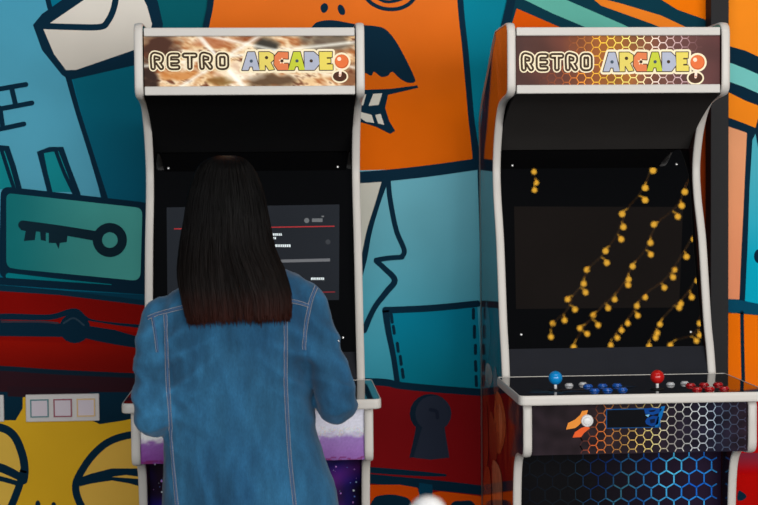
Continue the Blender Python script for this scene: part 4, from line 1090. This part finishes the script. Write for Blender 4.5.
# ---- hair
hm_, nt, p = base_mat('dark_hair')
tc = nt.nodes.new('ShaderNodeTexCoord'); sep = nt.nodes.new('ShaderNodeSeparateXYZ'); nt.links.new(tc.outputs['Object'], sep.inputs[0])
rg_ = nt.nodes.new('ShaderNodeMapRange'); rg_.inputs[1].default_value = 1.16; rg_.inputs[2].default_value = 1.46; nt.links.new(sep.outputs[2], rg_.inputs[0])
rp = nt.nodes.new('ShaderNodeValToRGB'); nt.links.new(rg_.outputs[0], rp.inputs[0])
rp.color_ramp.elements[0].position = 0; rp.color_ramp.elements[0].color = lin((52, 19, 11)); rp.color_ramp.elements[1].position = 1; rp.color_ramp.elements[1].color = lin((5, 4, 4))
e = rp.color_ramp.elements.new(.35); e.color = lin((15, 8, 6))
mp_ = nt.nodes.new('ShaderNodeMapping'); mp_.inputs['Scale'].default_value = (1, 1, .05); nt.links.new(tc.outputs['Object'], mp_.inputs[0])
nn_ = nt.nodes.new('ShaderNodeTexNoise'); nn_.inputs['Scale'].default_value = 130; nt.links.new(mp_.outputs[0], nn_.inputs['Vector'])
mr = nt.nodes.new('ShaderNodeMapRange'); mr.inputs[3].default_value = .2; mr.inputs[4].default_value = 1.5; nt.links.new(nn_.outputs['Fac'], mr.inputs[0])
mx = nt.nodes.new('ShaderNodeVectorMath'); mx.operation = 'MULTIPLY'; nt.links.new(rp.outputs[0], mx.inputs[0]); nt.links.new(mr.outputs[0], mx.inputs[1]); nt.links.new(mx.outputs[0], p.inputs['Base Color'])
p.inputs['Roughness'].default_value = .5; p.inputs['Specular IOR Level'].default_value = .11
hrows = [  # py, left, right, centre Y, back half depth
 (156, 219, 234, 3.735, .020), (158, 211, 241, 3.735, .045), (163, 203, 248, 3.735, .072), (172, 197, 254, 3.735, .092), (186, 192, 260, 3.735, .104), (200, 188.5, 264, 3.735, .110), (216, 186, 267, 3.73, .110),
 (232, 183, 270, 3.725, .104), (250, 180.5, 274, 3.715, .098), (268, 179, 282, 3.70, .092), (285, 180.5, 287.5, 3.69, .088), (300, 183.5, 290.5, 3.685, .085), (312, 186, 290.5, 3.683, .083)]
def hair_pt(row, a, sc=1.0):
    """a in radians round the head, -pi/2 = the back (toward -y)"""
    py, xl, xr, cy, d = row; l = at(xl, py, cy); r = at(xr, py, cy)
    cxx = (l.x+r.x)/2; hw = (r.x-l.x)/2
    pw = 2.0 if py < 240 else 2.0+.6*min(1, (py-240)/60)
    ca, sa = math.cos(a), math.sin(a)
    return V((cxx+math.copysign(abs(ca)**(2/pw), ca)*hw*sc, cy+math.copysign(abs(sa)**(2/pw), sa)*d*sc, (l.z+r.z)/2-(a+math.pi/2)*0))
hb = MB()
# inner mass: full ring round the skull, then an open curtain behind
nA = 48
outer = []
for i, row in enumerate(hrows):
    py = row[0]
    rng_ = [(-math.pi-.25)+(math.pi+.5)*k/nA for k in range(nA+1)] if py > 190 else [(-math.pi-.55)+(math.pi+1.1)*k/nA for k in range(nA+1)]
    if py <= 172: rng_ = [(-math.pi-1.2)+(math.pi+2.4)*k/nA for k in range(nA+1)]
    outer.append([L(hair_pt(row, a, .97)) for a in rng_])
inner = [[q+V((0, .022, 0)) for q in r] for r in outer]
hb.rings(outer, False, False); hb.rings(inner, False, False)
n1_ = nA+1
for A_, B_ in ((outer[0], inner[0]), (outer[-1], inner[-1])): hb.add(A_+B_, [(j, j+1, n1_+j+1, n1_+j) for j in range(nA)], None, True)
for j in (0, nA):
    A_ = [r[j] for r in outer]; B_ = [r[j] for r in inner]; m2_ = len(A_); hb.add(A_+B_, [(i, i+1, m2_+i+1, m2_+i) for i in range(m2_-1)], None, True)
hb.sphere(L((hx, hy-.004, hz-.012)), .1, 28, 16, sc=(.80, .95, 1.0))
# strands
rs = random.Random(3)
for k in range(1500):
    u = rs.random(); a = (-math.pi-.2)+(math.pi+.4)*u; sc = rs.uniform(.965, 1.02); ph = rs.uniform(0, 9); amp = rs.uniform(.0005, .003)
    i0 = 0 if rs.random() < .8 else rs.randint(1, 5)
    ai = -math.pi/2+(a+math.pi/2)*1.0
    pts = []
    for i in range(i0, len(hrows)):
        q = hair_pt(hrows[i], ai, sc); t_ = i/len(hrows)
        q.x += amp*math.sin(i*.7+ph)*1.2; q.y += amp*math.cos(i*.6+ph)*.7
        pts.append(L(q))
    # ends hang to slightly different lengths
    e_ = pts[-1]; end_py = rs.uniform(1, 8)*(.9+.6*(1-u))+(rs.uniform(0, 5) if rs.random() < .15 else 0); d_ = (pts[-1]-pts[-2]).normalized()
    pts.append(e_+d_*(.0027*end_py*1.0)+V((rs.uniform(-.002, .002), rs.uniform(-.002, .004), 0)))
    n_ = len(pts); rr = [.0011]*n_; rr[-1] = .0003; rr[0] = .0007
    pts2 = [V(q) for q in catmull([tuple(q) for q in pts], 2)]
    hb.tube(pts2, [rr[min(i//2, n_-1)] for i in range(len(pts2))], 4, cap=False)
hb.build('hair', hm_, person)

# ---------------------------------------------------------------- light
w = bpy.data.worlds.new('world'); SC.world = w; w.use_nodes = True
w.node_tree.nodes['Background'].inputs[0].default_value = (.75, .85, 1, 1); w.node_tree.nodes['Background'].inputs[1].default_value = .05
def area(name, loc, target, sx, sy, power, col):
    d = bpy.data.lights.new(name, 'AREA'); d.shape = 'RECTANGLE'; d.size = sx; d.size_y = sy; d.energy = power; d.color = col
    o = bpy.data.objects.new(name, d); COL.objects.link(o); o.location = loc
    o.rotation_euler = (V(target)-V(loc)).to_track_quat('-Z', 'Y').to_euler(); return o
area('window_light_right', (3.4, -1.6, 1.9), (1.1, 4.9, 1.4), 3.4, 2.4, 175, (1, .98, .95))
area('window_light_left', (-2.6, -1.8, 1.8), (.2, 4.6, 1.3), 3.0, 2.2, 84, (.96, .98, 1))
area('fill_light_middle', (.5, -3.6, 1.9), (.5, 4.9, 1.2), 4.0, 2.2, 172, (1, .99, .97))  # unseen fill, added to brighten the wall between the machines
area('ceiling_light', (.8, 2.6, 3.3), (.7, 4.9, 1.5), 2.8, .6, 22, (1, .97, .93))
SC.view_settings.view_transform = 'Standard'
SC.view_settings.look = 'None'
